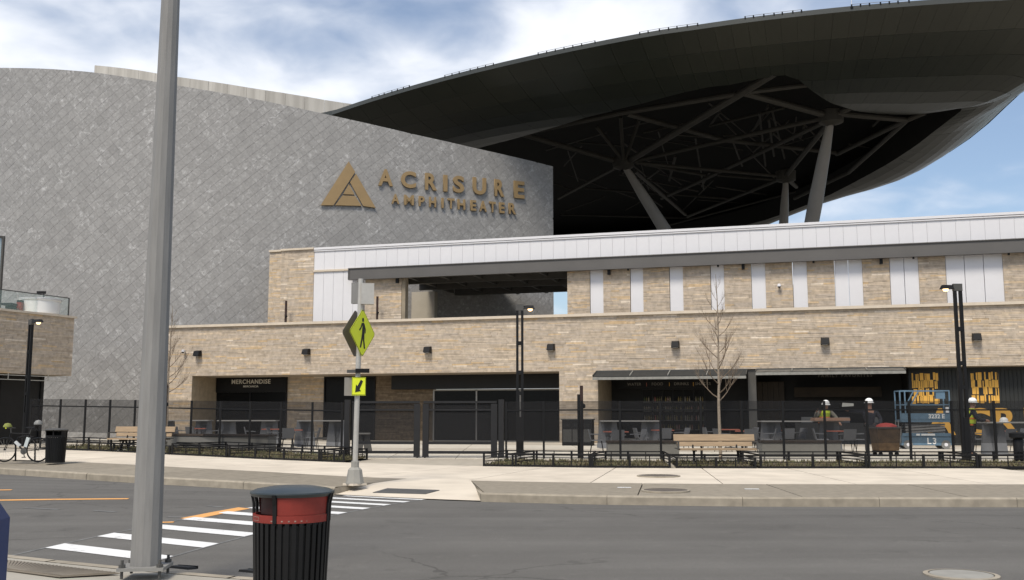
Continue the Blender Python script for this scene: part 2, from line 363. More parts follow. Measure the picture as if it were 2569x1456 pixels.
def zb(u, a, b): t = min(1, max(0, (u - 0) / 900.0)); return a + (b - a) * t
def curve(tab, zl, zr, us):
    return [atZ(u, interp(tab, u)[0], zb(u, zl, zr)) for u in us]
US = list(range(-260, 3001, 40))
K0T = [(0, 1190), (323, 1211.5), (633, 1229), (838, 1243), (1073, 1254.5), (1232, 1260), (1500, 1266.5), (1867, 1271.5), (2569, 1273)]
K1T = [(0, 1172.5), (323, 1192), (628, 1209.5), (838, 1223), (1073, 1234), (1232, 1238.5), (1500, 1242.5), (1867, 1245.5), (2569, 1247)]
BT = [(0, 1152), (162, 1158), (323, 1165), (400, 1170), (672, 1184), (874, 1196), (1026, 1201.5), (1195, 1206.5), (1500, 1212), (1867, 1215), (2569, 1215.5)]
PT = [(0, 1121), (163, 1129), (323, 1135), (400, 1139.5), (672, 1153), (870, 1161), (1050, 1166), (1212, 1170), (1500, 1174), (1867, 1175.5), (2569, 1175.5)]
K0 = curve(K0T, .08, 0.0, US); B_ = curve(BT, .36, .20, US); P_ = curve(PT, .52, .25, US)
def smooth(c, k=2):
    for _ in range(k):
        c = [c[0]] + [(c[i - 1] + c[i] * 2 + c[i + 1]) / 4 for i in range(1, len(c) - 1)] + [c[-1]]
    return c
K0, B_, P_ = smooth(K0), smooth(B_), smooth(P_)
def nrm(c, i):
    a = c[max(0, i - 1)]; b = c[min(len(c) - 1, i + 1)]; d = (b - a); d.z = 0; d.normalize(); return Vector((-d.y, d.x, 0))
K1 = []                                         # back edge of the kerb: 0.16 m behind the kerb face, one step up
for i, p in enumerate(K0):
    n = nrm(K0, i); K1.append(p + n * 0.16 + Vector((0, 0, 0.17)))
def cum(c):
    s = [0]
    for i in range(1, len(c)): s.append(s[-1] + (c[i] - c[i - 1]).length)
    return s
def at_s(c, cs, s):
    for i in range(len(c) - 1):
        if cs[i + 1] >= s: t = (s - cs[i]) / max(1e-9, cs[i + 1] - cs[i]); return c[i].lerp(c[i + 1], t), i + t
    return c[-1], len(c) - 1
def at_i(c, t): i = min(len(c) - 2, max(0, int(t))); return c[i].lerp(c[i + 1], t - i)
def hit(c, p, n):                                # index where the line p + k n (n flat) crosses polyline c
    best = None
    for i in range(len(c) - 1):
        a, b = c[i] - p, c[i + 1] - p
        ca, cb = a.x * n.y - a.y * n.x, b.x * n.y - b.y * n.x
        if ca * cb <= 0 and abs(ca - cb) > 1e-9:
            t = ca / (ca - cb); q = a.lerp(b, t); k = q.x * n.x + q.y * n.y
            if k > -0.5 and (best is None or k < best[0]): best = (k, i + t)
    return best[1] if best else None

# near kerb line (camera side of the street)
NK = [Vector(p) for p in [(-40, 36, .06), (-24, 24.5, .06), (-12, 15.4, .04), (-5.95, 11.45, .02), (-4.1, 10.5, .0), (-2.5, 9.75, 0), (-0.5, 9.0, 0),
                          (2.5, 8.45, 0), (7, 8.1, 0), (14, 8.2, 0), (26, 9.0, 0)]]
def resample(c, n):
    cs = cum(c); return [at_s(c, cs, cs[-1] * i / (n - 1))[0] for i in range(n)]
NKr = smooth(resample(NK, 80), 4)
# road sheet: loft between the two kerbs with a slight crown
NR = 80; K0r = resample(K0, NR); NKl = resample(NKr, NR)
rm = MB(); rv = []; rf = []; ND = 12
for i in range(NR):
    for j in range(ND + 1):
        t = j / ND; p = NKl[i].lerp(K0r[i], t); p.z += 0.10 * 4 * t * (1 - t); rv.append(p)
for i in range(NR - 1):
    for j in range(ND):
        a = i * (ND + 1) + j; rf.append((a, a + ND + 1, a + ND + 2, a + 1))
rm.add(rv, rf); road = struct(rm.build('road', ASPH, smooth=True)); road.data.update()
RB = BVHTree.FromPolygons([tuple(p) for p in rv], rf)
def onroad(u, v, dz=0.006):
    r = ray(u, v).normalized(); h = RB.ray_cast(CAM, r, 400)
    p = h[0] if h[0] is not None else atZ(u, v, 0.05)
    return p + Vector((0, 0, dz))
def drape(x, y, dz=0.006):
    h = RB.ray_cast(Vector((x, y, 5)), Vector((0, 0, -1)), 20); return Vector((x, y, (h[0].z if h[0] is not None else 0) + dz))
def roadquad(name, pts, m, nu=6, dz=0.006):
    a, b, c, d = [Vector(p) for p in pts]; q = MB(); vs_ = []; nv = 2
    for i in range(nu + 1):
        for j in range(nv + 1):
            p = a.lerp(b, i / nu).lerp(d.lerp(c, i / nu), j / nv); vs_.append(drape(p.x, p.y, dz))
    q.add(vs_, [(i * 3 + j, i * 3 + j + 3, i * 3 + j + 4, i * 3 + j + 1) for i in range(nu) for j in range(nv)])
    return q.build(name, m, road)
# crosswalk
L1, L10 = onroad(138, 1370), onroad(866, 1244.5); R1, R10 = onroad(412, 1403), onroad(1064, 1254.4)
for i in range(10):
    t = i / 9; hw = 0.18 / 9
    roadquad('crosswalk_stripe', [L1.lerp(L10, t - hw), R1.lerp(R10, t - hw), R1.lerp(R10, t + hw), L1.lerp(L10, t + hw)], ROADW)
for A, B in ((L1, L10), (R1, R10)):
    d = (B - A); d.normalize(); s = Vector((d.y, -d.x, 0)) * .025; a = A - d * 1.2; b = B + d * .2
    roadquad('faint_line', [a - s, b - s, b + s, a + s], ROADL, 24, .004)
for (u0, v0, u1, v1, wd) in ((-60, 1257, 322, 1252.3, .13), (-60, 1231, 29, 1230, .12), (392, 1312, 436, 1311, .07)):
    a, b = onroad(u0, v0), onroad(u1, v1); d = (b - a).normalized(); s = Vector((-d.y, d.x, 0)) * wd
    roadquad('orange_line', [a - s, b - s, b + s, a + s], ROADY, 16)
roadquad('orange_line', [onroad(452, 1301.5), onroad(483, 1305), onroad(628, 1277), onroad(598, 1274)][0:4], ROADY, 4)
# faint patch seams / tyre polish strips
for (u0, v0, u1, v1) in ((60, 1275, 150, 1279), (235, 1282, 290, 1285), (520, 1270, 560, 1273), (420, 1298, 500, 1299)):
    a, b = onroad(u0, v0), onroad(u1, v1); d = (b - a).normalized(); s = Vector((-d.y, d.x, 0)) * .05
    roadquad('scuff_mark', [a - s, b - s, b + s, a + s], ROADL, 3, .005)

# kerb stones and paving bands ------------------------------------------------
def idx_of_u(u): return (u - US[0]) / 40.0
IA_K0, IB_K0 = idx_of_u(840), idx_of_u(1206)          # dropped kerb (ramp) extent along the kerb
IA_B, IB_B = idx_of_u(1026), idx_of_u(1181)
kerb_root = MB(); kv = []
kerb = None
def seg_pts(c, i0, i1):
    n = max(1, int(math.ceil(i1 - i0))); return [at_i(c, lerp(i0, i1, k / n)) for k in range(n + 1)]
def kerb_piece(i0, i1, parent):
    a, b = seg_pts(K0, i0, i1), seg_pts(K1, i0, i1); m = MB(); tint = random.random()
    for k in range(len(a) - 1):
        p0, p1, q0, q1 = a[k], a[k + 1], b[k], b[k + 1]; dn = Vector((0, 0, -.2)); bv = Vector((0, 0, -.03))
        t0 = Vector((p0.x, p0.y, q0.z)); t1 = Vector((p1.x, p1.y, q1.z))
        h0, h1 = (q0 - t0) * .18 + Vector((0, 0, 0)), (q1 - t1) * .18
        m.add([p0 + dn, p1 + dn, t0 + bv, t1 + bv, t0 + h0, t1 + h1, q0, q1], [(0, 1, 3, 2), (2, 3, 5, 4), (4, 5, 7, 6)], tint)
    return m.build('kerb_stone', KERB, parent)
kb = MB()
for i in range(len(K0) - 1):
    d = Vector((0, 0, -.012)); n0, n1 = nrm(K0, i) * .02, nrm(K0, i + 1) * .02
    kb.add([K0[i] + n0 + Vector((0, 0, -.2)), K0[i + 1] + n1 + Vector((0, 0, -.2)), K1[i + 1] + d, K1[i] + d], [(0, 1, 2, 3)])
# keep the backing out of the ramp gap
kb.f = [f for f in kb.f if not (IA_K0 - 1 < (kb.f.index(f)) < IB_K0)]; kb.t = kb.t[:len(kb.f)]
kerb = struct(kb.build('kerb', mat('kerb_joint', (0.10, 0.09, 0.075), 0.95, 0.1)))
cs0 = cum(K0)
def joints(i0, i1, step, c, cs):
    s0 = cs[int(i0)] + (i0 - int(i0)) * (cs[min(len(cs) - 1, int(i0) + 1)] - cs[int(i0)])
    s1 = cs[int(i1)] + (i1 - int(i1)) * (cs[min(len(cs) - 1, int(i1) + 1)] - cs[int(i1)])
    n = max(1, round((s1 - s0) / step)); return [at_s(c, cs, s0 + (s1 - s0) * k / n)[1] for k in range(n + 1)]
for (a, b) in ((2, IA_K0), (IB_K0, len(K0) - 3)):
    js = joints(a, b, 2.55, K0, cs0)
    for k in range(len(js) - 1): kerb_piece(js[k] + .012, js[k + 1] - .012, kerb)
# brown paving strip between kerb and promenade
def band_cells(ca, cb, ia, ib, step, name, m, parent, up=0.0, rows=1, first=None, last=None):
    cs = cum(ca); js = joints(ia, ib, step, ca, cs); pair = []
    for j in js:
        p = at_i(ca, j); n = nrm(ca, int(round(j))); h = hit(cb, p, n); pair.append((j, h if h is not None else j))
    if first is not None: pair[0] = (pair[0][0], first)
    if last is not None: pair[-1] = (pair[-1][0], last)
    for k in range(len(pair) - 1):
        (a0, b0), (a1, b1) = pair[k], pair[k + 1]
        for r in range(rows):
            t0, t1 = r / rows + .0015, (r + 1) / rows - .0015; g = .004
            mb = MB(); n = 3; ga = (a1 - a0) * g / max(.2, 1); vs_ = []
            for q in range(n + 1):
                A = at_i(ca, lerp(a0 + ga, a1 - ga, q / n)); B = at_i(cb, lerp(b0 + ga, b1 - ga, q / n))
                vs_ += [A.lerp(B, t0), A.lerp(B, t1)]
            U = Vector((0, 0, up)); top = [p + U for p in vs_]; bot = [p + U - Vector((0, 0, .05)) for p in vs_]
            fs_ = [(2 * q, 2 * q + 2, 2 * q + 3, 2 * q + 1) for q in range(n)]; L = len(top)
            ring = [2 * q for q in range(n + 1)] + [2 * q + 1 for q in range(n, -1, -1)]
            fs_ += [(ring[q], ring[(q + 1) % len(ring)], ring[(q + 1) % len(ring)] + L, ring[q] + L) for q in range(len(ring))]
            mb.add(top + bot, fs_, random.random()); mb.build(name, m, parent)
def base_sheet(ca, cb, name, m, dz, i0=0, i1=None):
    i1 = i1 or len(ca) - 1; mb = MB(); D = Vector((0, 0, dz))
    for i in range(i0, i1): mb.add([ca[i] + D, ca[i + 1] + D, cb[i + 1] + D, cb[i] + D], [(0, 1, 2, 3)])
    return mb.build(name, m)
strip = struct(base_sheet(K1, B_, 'paving_strip', mat('paving_joint', (0.14, 0.122, 0.095), 0.95, 0.1), -.04))
# open the base sheet at the ramp by lowering it there
for v in strip.data.vertices: pass
band_cells(K1, B_, 2.5, IA_K0, 3.2, 'paving_slab', PAVER, strip, last=IA_B)
band_cells(K1, B_, IB_K0, len(K1) - 4, 3.2, 'paving_slab', PAVER, strip, first=IB_B)
walk = struct(base_sheet(B_, P_, 'sidewalk', mat('sidewalk_joint', (0.36, 0.32, 0.26), 0.95, 0.1), -.04))
band_cells(B_, P_, 2.5, len(B_) - 5, 2.9, 'sidewalk_slab', SLAB, walk, rows=2)
# ramp apron down to the crosswalk
ap = MB(); n = 10; vs_ = []
for q in range(n + 1):
    a = at_i(K0, lerp(IA_K0, IB_K0, q / n)); b = at_i(B_, lerp(IA_B, IB_B, q / n)) ; a = a + Vector((0, 0, .02)); b = b + Vector((0, 0, .006))
    md = a.lerp(b, .5); k1 = at_i(K1, lerp(IA_K0, IB_K0, q / n)); ee = min(q, n - q) / n
    md.z = lerp(k1.z, b.z, .5) - .012; vs_ += [a, a.lerp(b, .06), md, b]
ap.add(vs_, [(4 * q + j, 4 * q + 4 + j, 4 * q + 5 + j, 4 * q + 1 + j) for q in range(n) for j in range(3)])
# flared sides
for q, (ik, ib_) in ((0, (IA_K0, IA_B)), (n, (IB_K0, IB_B))):
    pass
apron = struct(ap.build('ramp', SLAB, smooth=True))
# lower kerb backing/strip base under the apron
for o, c0, c1 in ((strip, IA_K0 - 1, IB_K0 + 1), (kerb, IA_K0 - 1, IB_K0 + 1)):
    lo = at_i(K0, c0); hi = at_i(K0, c1)
    bm = bmesh.new(); bm.from_mesh(o.data)
    kill = [f for f in bm.faces if lo.x - .3 < f.calc_center_median().x < hi.x + 1.2 and f.calc_center_median().y < 31]
    bmesh.ops.delete(bm, geom=kill, context='FACES'); bm.to_mesh(o.data); bm.free()
# plug under the flares so that no gap opens beside the ramp
fl = MB()
for (ik, ib2, sgn) in ((IA_K0, IA_B, 1), (IB_K0, IB_B, -1)):
    k0 = at_i(K0, ik); k1 = at_i(K1, ik); b = at_i(B_, ib2)
    D = Vector((0, 0, -.01)); fl.add([k0 + Vector((0, 0, -.1)), b + Vector((0, 0, -.1)), b, k1 + D, k0 + Vector((0, 0, .15))], [(0, 1, 2, 3, 4)])
fl.build('flare_side', KERB, apron)
wp = MB()                                              # warning plate with raised domes
q4 = [Vector(p) for p in (atZ(935, 1236.5, .10), atZ(1068, 1240, .10), atZ(1103, 1231, .10), atZ(972, 1226.5, .10))]
def on_apron(p):
    return p
APB = BVHTree.FromPolygons([tuple(p) for p in vs_], [tuple(f) for f in ap.f])
def apz(p, dz):
    h = APB.ray_cast(Vector((p.x, p.y, 5)), Vector((0, 0, -1)), 20); return Vector((p.x, p.y, (h[0].z if h[0] is not None else p.z) + dz))
c4 = []
for (u, v) in ((935, 1237), (1068, 1240.5), (1103, 1231), (972, 1226.5)):
    r = ray(u, v).normalized(); h = APB.ray_cast(CAM, r, 200); c4.append(h[0] if h[0] is not None else atZ(u, v, .1))
wt = thing('warning_plate', 'dark grey tactile warning plate in the far kerb ramp', 'tactile plate', c4[0])
wp = MB(); wp.hexa([p + Vector((0, 0, .002)) for p in c4], [p + Vector((0, 0, .012)) for p in c4]); GREYP = mat('dark_grey_plate', (0.10, 0.10, 0.10), 0.8, 0.1, 6)
wp.build('plate', GREYP, wt, world=True)
dm = MB()
for i in range(26):
    for j in range(9):
        p = c4[0].lerp(c4[1], (i + .5) / 26).lerp(c4[3].lerp(c4[2], (i + .5) / 26), (j + .5) / 9) + Vector((0, 0, .012))
        dm.lathe([(.022, 0), (.012, .006), (0, .006)], 6, p)
dm.build('dome_field', GREYP, wt, world=True, kind='stuff')

# plaza behind the promenade
FA, FB = atZ(405, 820, 6.5), atZ(2569, 758, 6.5)
FT = Vector((FB.x - FA.x, FB.y - FA.y, 0)).normalized(); FN = Vector((FT.y, -FT.x, 0))
if FN.y > 0: FN = -FN
FANG = math.atan2(FT.y, FT.x)
_r = ray(1425, 790); _k = 0
def plane_hit(u, v, o):
    base = FA + FN * o; r = ray(u, v); k = (base - CAM).dot(FN) / r.dot(FN); return CAM + r * k
FO = plane_hit(1425, 790, 0); FO.z = 0
def F(s, o, z): return Vector((FO.x + FT.x * s + FN.x * o, FO.y + FT.y * s + FN.y * o, z))
def fs(u, v, o=0.0):
    p = plane_hit(u, v, o); return (p - FO).dot(FT), p.z
def su(u, o=0.0, v=900): return fs(u, v, o)[0]
plaza = MB(); NX = len(P_)
PZ = 0.40
pb = []
for i, p in enumerate(P_):
    t = i / (NX - 1); back = Vector((lerp(-60, 60, t), 64, PZ)); row = [p + Vector((0, 0, -.02))]
    for k, (f, z) in enumerate(((.12, None), (.22, PZ), (.5, PZ), (1.0, PZ))):
        q = p.lerp(back, f); q.z = PZ if z else lerp(p.z, PZ, .6); q.z -= .02; row.append(q)
    pb.append(row)
for i in range(NX - 1):
    for k in range(4): plaza.add([pb[i][k], pb[i + 1][k], pb[i + 1][k + 1], pb[i][k + 1]], [(0, 1, 2, 3)], .1)
plaza_o = struct(plaza.build('plaza', PLAZA, smooth=True))
PLB = BVHTree.FromPolygons([tuple(p) for p in plaza.v], plaza.f)
def pz(x, y):
    h = PLB.ray_cast(Vector((x, y, 5)), Vector((0, 0, -1)), 20); return h[0].z if h[0] is not None else PZ
# large slabs with darker bands, laid on the plaza
for r in range(9):
    for c in range(26):
        x0 = -26 + c * 2.2; y0 = 29.5 + r * 2.6; ok = True; cor = []
        for (a, b) in ((.012, .012), (2.188, .012), (2.188, 2.588), (.012, 2.588)):
            x, y = x0 + a, y0 + b - (x0 + a) * 0.18 * (1 if True else 0)
            cor.append(Vector((x, y, pz(x, y) + .016)))
        fr = (cor[0] + cor[2]) / 2
        pin = min(P_, key=lambda p: (p.x - fr.x) ** 2 + (p.y - fr.y) ** 2)
        if fr.y < pin.y + 2.2 or (fr - F(0, 0, 0)).dot(FN) < -2.0: continue
        mb = MB(); mb.hexa([p - Vector((0, 0, .03)) for p in cor], cor, .12 if (r % 3 == 0) else .6 + .4 * random.random()); mb.build('plaza_slab', PLAZA, plaza_o)

# near sidewalk and kerb
nk = MB(); back = [p + Vector((0, -14, 0)) for p in NKr]; ins = []
for i in range(len(NKr)):
    n = -nrm(NKr, i); ins.append(NKr[i] + n * .16 + Vector((0, 0, .14)))
ns = MB()
for i in range(len(NKr) - 1):
    b0, b1 = Vector((ins[i].x * .9, ins[i].y - 14, .16)), Vector((ins[i + 1].x * .9, ins[i + 1].y - 14, .16))
    D = Vector((0, 0, -.004)); ns.add([ins[i] + D, ins[i + 1] + D, b1, b0], [(0, 1, 2, 3)], .5)
NSW = mat('worn_grey_concrete', (0.35, 0.325, 0.275), 0.9, 0.08, 1.5, 0.1, 50)
struct(ns.build('near_sidewalk', NSW))
nkb = struct(MB().add([NKr[0], NKr[0] + Vector((.01, 0, 0)), NKr[0] + Vector((0, .01, 0))], [(0, 1, 2)]).build('near_kerb', KERB))
cn = cum(NKr); js = joints(0, len(NKr) - 1, 2.4, NKr, cn)
for k in range(len(js) - 1):
    a, b = seg_pts(NKr, js[k] + .02, js[k + 1] - .02), seg_pts(ins, js[k] + .02, js[k + 1] - .02); m = MB(); tn = random.random()
    for q in range(len(a) - 1):
        p0, p1, q0, q1 = a[q], a[q + 1], b[q], b[q + 1]; t0 = Vector((p0.x, p0.y, q0.z)); t1 = Vector((p1.x, p1.y, q1.z)); dn = Vector((0, 0, -.2)); bv = Vector((0, 0, -.03))
        m.add([p0 + dn, p1 + dn, t0 + bv, t1 + bv, t0.lerp(q0, .18), t1.lerp(q1, .18), q0, q1], [(0, 1, 3, 2), (2, 3, 5, 4), (4, 5, 7, 6)], tn)
    m.build('kerb_stone', KERB, nkb)
nz = 0.155
t4 = [atZ(u, v, nz) for (u, v) in ((8, 1431), (150, 1449), (300, 1440), (12, 1407))]
wt2 = thing('warning_plate', 'ribbed tan tactile plate on the near sidewalk corner', 'tactile plate', t4[0])
TANP = mat('tan_plate', (0.22, 0.19, 0.15), 0.85, 0.1, 6)
m = MB(); m.hexa([p for p in t4], [p + Vector((0, 0, .01)) for p in t4]); m.build('plate', TANP, wt2, world=True)
m = MB()
for i in range(30):
    t = (i + .5) / 30; a = t4[0].lerp(t4[1], t); b = t4[3].lerp(t4[2], t); m.bar(a.lerp(b, .04) + Vector((0, 0, .012)), a.lerp(b, .96) + Vector((0, 0, .012)), .022, .012)
m.build('rib_field', TANP, wt2, world=True, kind='stuff')
# flat dark plates lying on the near kerb
for (u, v, lab) in ((458, 1434, 'flat black patch on the near kerb beside the big pole'), (636, 1444, 'flat black patch on the near kerb beside the red banded bin')):
    p = atZ(u, v, .10); d = thing('kerb_dark_patch', lab, 'drain', p, R(-22), 'dark patches on the near kerb')
    MB().hexa([(-.16, -.03, .03), (.12, -.06, .03), (.17, .01, .03), (-.10, .05, .03)], [(-.15, -.03, .052), (.11, -.055, .052), (.16, .01, .052), (-.10, .045, .052)]).build('dark_plate', VOID, d); MB().box((.02, .055, .04), (.24, .02, .03)).build('lip', BLACK, d)
# manholes and pavement marks on the far side
for (u, v, z, r, lab) in ((1652, 1195, .225, .46, 'round dark manhole cover in the pale promenade'), (1670, 1232, .19, .42, 'round brown manhole cover in the grey paving strip')):
    p = atZ(u, v, z); p.z += .008; t = thing('manhole_cover', lab, 'manhole cover', p, 0, 'manhole covers')
    mm_ = mat('cast_iron', (0.13, 0.11, 0.09), 0.8, 0.2, 8)
    MB().lathe([(0, .012), (r, .012), (r, -.02)], 32).build('lid', mm_, t); MB().lathe([(r + .01, .014), (r + .06, .010), (r + .06, -.02)], 32).build('ring', KERB, t)
for (u, v, lab) in ((1566, 1224, 'short white paint mark on the paving strip left of the manhole'), (1886, 1228, 'short white paint mark on the paving strip right of the manhole')):
    p = atZ(u, v, .19); tag(MB().box((0, 0, .006), (.28, .10, .008)).build('paint_mark', ROADW), lab, 'paint mark', 'white survey marks'); bpy.data.objects[-1] if False else None
    o = [x for x in COL.objects if x.get('label') == lab][0]; o.location = p
p = atZ(2412, 1452, .03); t = thing('manhole_cover', 'pale round cover at the lower right edge of the road', 'manhole cover', drape(p.x, p.y, .004))
MB().lathe([(0, .01), (.3, .01), (.3, -.02)], 28).build('lid', mat('pale_cover', (.3, .29, .26), .9), t)
MB().lathe([(.31, .012), (.36, .008), (.36, -.02)], 28).build('ring', KERB, t)

# ================================================================== STONE PAVILION (low facade)
ZS, ZC = 3.80, 6.50
def stones(mb, P, s0, s1, z0, z1, row=(.05, .09), ln=(.35, 1.15), gap=.003, tm=.48):
    z = z0
    while z < z1 - .02:
        h = min(random.uniform(*row), z1 - z)
        if z1 - z - h < .04: h = z1 - z
        s = s0; off = random.uniform(.1, .5)
        while s < s1 - .01:
            l = off if s == s0 else random.uniform(*ln)
            l = min(l, s1 - s)
            if s1 - s - l < .12: l = s1 - s
            d = random.uniform(.0, .016); a, b, c, e = s + gap, s + l - gap, z + gap, z + h - gap
            f = [P(a, .03 + d, c), P(b, .03 + d, c), P(b, .03 + d, e), P(a, .03 + d, e)]; k = [P(a, 0, c), P(b, 0, c), P(b, 0, e), P(a, 0, e)]
            mb.add(f + k, [(0, 1, 2, 3), (0, 4, 5, 1), (1, 5, 6, 2), (2, 6, 7, 3), (3, 7, 4, 0)], min(1, max(0, random.gauss(tm, .26 if tm < .6 else .12))))
            s += l
        z += h
pav = thing('stone_pavilion', 'long low pavilion clad in tan ledge stone with white upper band', 'building', F(0, 0, PZ))
JOINT = mat('stone_joint', (0.36, 0.29, 0.20), 0.95, 0.15, 4)
def wall(name, s0, s1, z0, z1, o, th=.3, stone=True, m=JOINT, parent=None, tm=.48):
    b = MB(); b.hexa([F(s0, o, z0), F(s1, o, z0), F(s1, o, z1), F(s0, o, z1)], [F(s0, o - th, z0), F(s1, o - th, z0), F(s1, o - th, z1), F(s0, o - th, z1)])
    w_ = b.build(name, m, parent or pav, world=True)
    if stone:
        q = MB(); stones(q, lambda s, d, z: F(s, o + d, z), s0, s1, z0, z1, tm=tm); q.build('stone_veneer', STONE, w_, world=True, kind='stuff')
    return w_
sL, sR = su(405), su(2760)
s485, s1403, s1500 = su(485), su(1403), su(1500)
s1872, s1892, s2275 = su(1872), su(1892), su(2275)
wall('parapet_wall', sL, sR, ZS, ZC - .1, 0, .35)
cap = MB(); cap.hexa([F(sL - .03, .17, ZC - .1), F(sR, .17, ZC - .1), F(sR, .17, ZC + .03), F(sL - .03, .17, ZC + .03)],
                     [F(sL - .03, -.45, ZC - .1), F(sR, -.45, ZC - .1), F(sR, -.45, ZC + .03), F(sL - .03, -.45, ZC + .03)])
cap.build('wall_cap', CREAM, pav, world=True)
wall('pier', sL, s485, PZ - .1, ZS, 0, 4.0)
wall('pier', s1403, s1500, PZ - .1, ZS, 0, 4.0)
SOFF = mat('tan_soffit', (0.34, 0.285, 0.22), 0.9, 0.08, 1)
sf = MB(); sf.hexa([F(s485, -.02, ZS - .02), F(sR, -.02, ZS - .02), F(sR, -4.2, ZS - .02), F(s485, -4.2, ZS - .02)],
                   [F(s485, -.02, ZS + .3), F(sR, -.02, ZS + .3), F(sR, -4.2, ZS + .3), F(s485, -4.2, ZS + .3)]); sf.build('soffit', SOFF, pav, world=True)
OB = -2.4
def su2(u): return su(u, OB)
wall('back_wall', su2(470), su2(545), PZ - .1, ZS - .02, OB)
wall('back_wall', su2(720), su2(817), PZ - .1, ZS - .02, OB)
BWS = ramp_mat('recess_shade_stone', [(0, (.13, .095, .06)), (.5, (.17, .125, .08)), (1, (.22, .165, .11))], bscale=7)  # darker brown copy of the stone; recess shade is put into its colour
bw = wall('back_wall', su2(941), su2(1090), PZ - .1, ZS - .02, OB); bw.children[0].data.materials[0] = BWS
# header over the gate recess
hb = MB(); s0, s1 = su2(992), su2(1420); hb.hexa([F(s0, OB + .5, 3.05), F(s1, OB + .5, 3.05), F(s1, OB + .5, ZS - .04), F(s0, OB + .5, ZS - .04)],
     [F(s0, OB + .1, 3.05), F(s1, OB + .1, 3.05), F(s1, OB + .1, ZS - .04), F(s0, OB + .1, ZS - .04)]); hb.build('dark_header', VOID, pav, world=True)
def storefront(name, u0, u1, z0, z1, o, mull, frame=BLACK):
    a, b = su(u0, o), su(u1, o)
    g = MB(); g.hexa([F(a, o, z0), F(b, o, z0), F(b, o, z1), F(a, o, z1)], [F(a, o - .06, z0), F(b, o - .06, z0), F(b, o - .06, z1), F(a, o - .06, z1)])
    gl = g.build(name, DGLASS, pav, world=True); fr = MB()
    for k in range(mull + 1):
        s = lerp(a, b, k / mull); fr.bar(F(s, o + .03, z0), F(s, o + .03, z1), .07, .08, FN)
    for z in (z0 + .04, z1 - .04): fr.bar(F(a, o + .035, z), F(b, o + .035, z), .07, .07)
    fr.build('window_frame', frame, gl, world=True); return gl
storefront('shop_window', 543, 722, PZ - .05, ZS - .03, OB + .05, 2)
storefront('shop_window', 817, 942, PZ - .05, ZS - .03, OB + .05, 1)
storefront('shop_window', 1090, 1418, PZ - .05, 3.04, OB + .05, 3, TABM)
# merchandise sign panel
a, b = su(545, OB + .2), su(720, OB + .2); zt = ZS - .05
sp_ = thing('shop_sign', 'black shop sign reading MERCHANDISE in pale capitals', 'sign', F((a + b) / 2, OB + .2, zt - .8), FANG)
MB().box((0, .05, .4), (b - a, .1, .8)).build('board', BLACK, sp_)
PALE = mat('pale_lettering', (0.55, 0.52, 0.45), 0.6, 0.0)
zl = fs(633, 962, OB + .2)[1] - (zt - .8)
text_part('lettering', 'MERCHANDISE', .33, PALE, sp_, (0, -.012, zl - .02), 0, .01, .006, 1.12)
text_part('lettering', 'MERCANCIA', .15, PALE, sp_, (0, -.012, zl - .22), 0, .005, .003, 1.15)
# two dark shops with awnings
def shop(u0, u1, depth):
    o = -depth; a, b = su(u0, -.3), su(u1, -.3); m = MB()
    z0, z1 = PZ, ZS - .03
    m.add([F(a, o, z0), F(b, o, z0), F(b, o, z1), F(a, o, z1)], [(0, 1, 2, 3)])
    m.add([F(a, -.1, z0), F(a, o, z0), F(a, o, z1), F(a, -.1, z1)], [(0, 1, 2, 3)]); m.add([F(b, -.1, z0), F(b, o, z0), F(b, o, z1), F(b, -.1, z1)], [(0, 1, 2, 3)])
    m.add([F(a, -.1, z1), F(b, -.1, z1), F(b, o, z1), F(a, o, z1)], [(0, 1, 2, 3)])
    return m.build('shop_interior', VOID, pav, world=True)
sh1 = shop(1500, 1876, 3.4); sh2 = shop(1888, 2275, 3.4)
ob1 = -3.0
# drinks coolers with rows of bottles
a, b = su(1612, ob1), su(1766, ob1); fr = MB(); shl = MB(); bt = []
for k in range(7):
    s = lerp(a, b, k / 6); fr.bar(F(s, ob1 + .35, PZ), F(s, ob1 + .35, 3.0), .06, .06, FN)
fr.bar(F(a, ob1 + .35, 3.0), F(b, ob1 + .35, 3.0), .08, .12); fr.build('cooler_frame', BLACK, sh1, world=True)
SHELF = mat('cooler_shelf', (0.20, 0.19, 0.17), 0.6)
for z in (1.0, 1.45, 1.9, 2.35): shl.bar(F(a, ob1 + .15, z), F(b, ob1 + .15, z), .35, .025)
shl.build('cooler_shelf', SHELF, sh1, world=True)
BOT = ramp_mat('drink_bottles', [(0, (.05, .08, .04)), (.4, (.25, .18, .06)), (.7, (.30, .28, .24)), (1, (.30, .07, .05))], rough=.3, bump=0)
bm_ = MB(); x = a + .1
while x < b - .05:
    for z in (1.0, 1.45, 1.9, 2.35):
        if random.random() < .8: bm_.lathe([(.032, 0), (.034, .16), (.013, .21), (.013, .25), (0, .25)], 6, F(x, ob1 + .24, z + .013)); bm_.t[-24:] = [random.random()] * min(24, len(bm_.t))
    x += .105
bm_.build('bottle_rows', BOT, sh1, world=True, kind='stuff')
hd = MB(); a, b = su(1555, ob1), su(1776, ob1); hd.hexa([F(a, ob1 + .62, 3.02), F(b, ob1 + .62, 3.02), F(b, ob1 + .62, 3.45), F(a, ob1 + .62, 3.45)],
    [F(a, ob1 + .5, 3.02), F(b, ob1 + .5, 3.02), F(b, ob1 + .5, 3.45), F(a, ob1 + .5, 3.45)])
hd.build('menu_board', BLACK, sh1, world=True)
mb2 = F(su(1666, ob1), ob1 + .635, 3.17) - pav.location
DIM = mat('dim_lettering', (0.17, 0.16, 0.14), 0.6, 0.0)
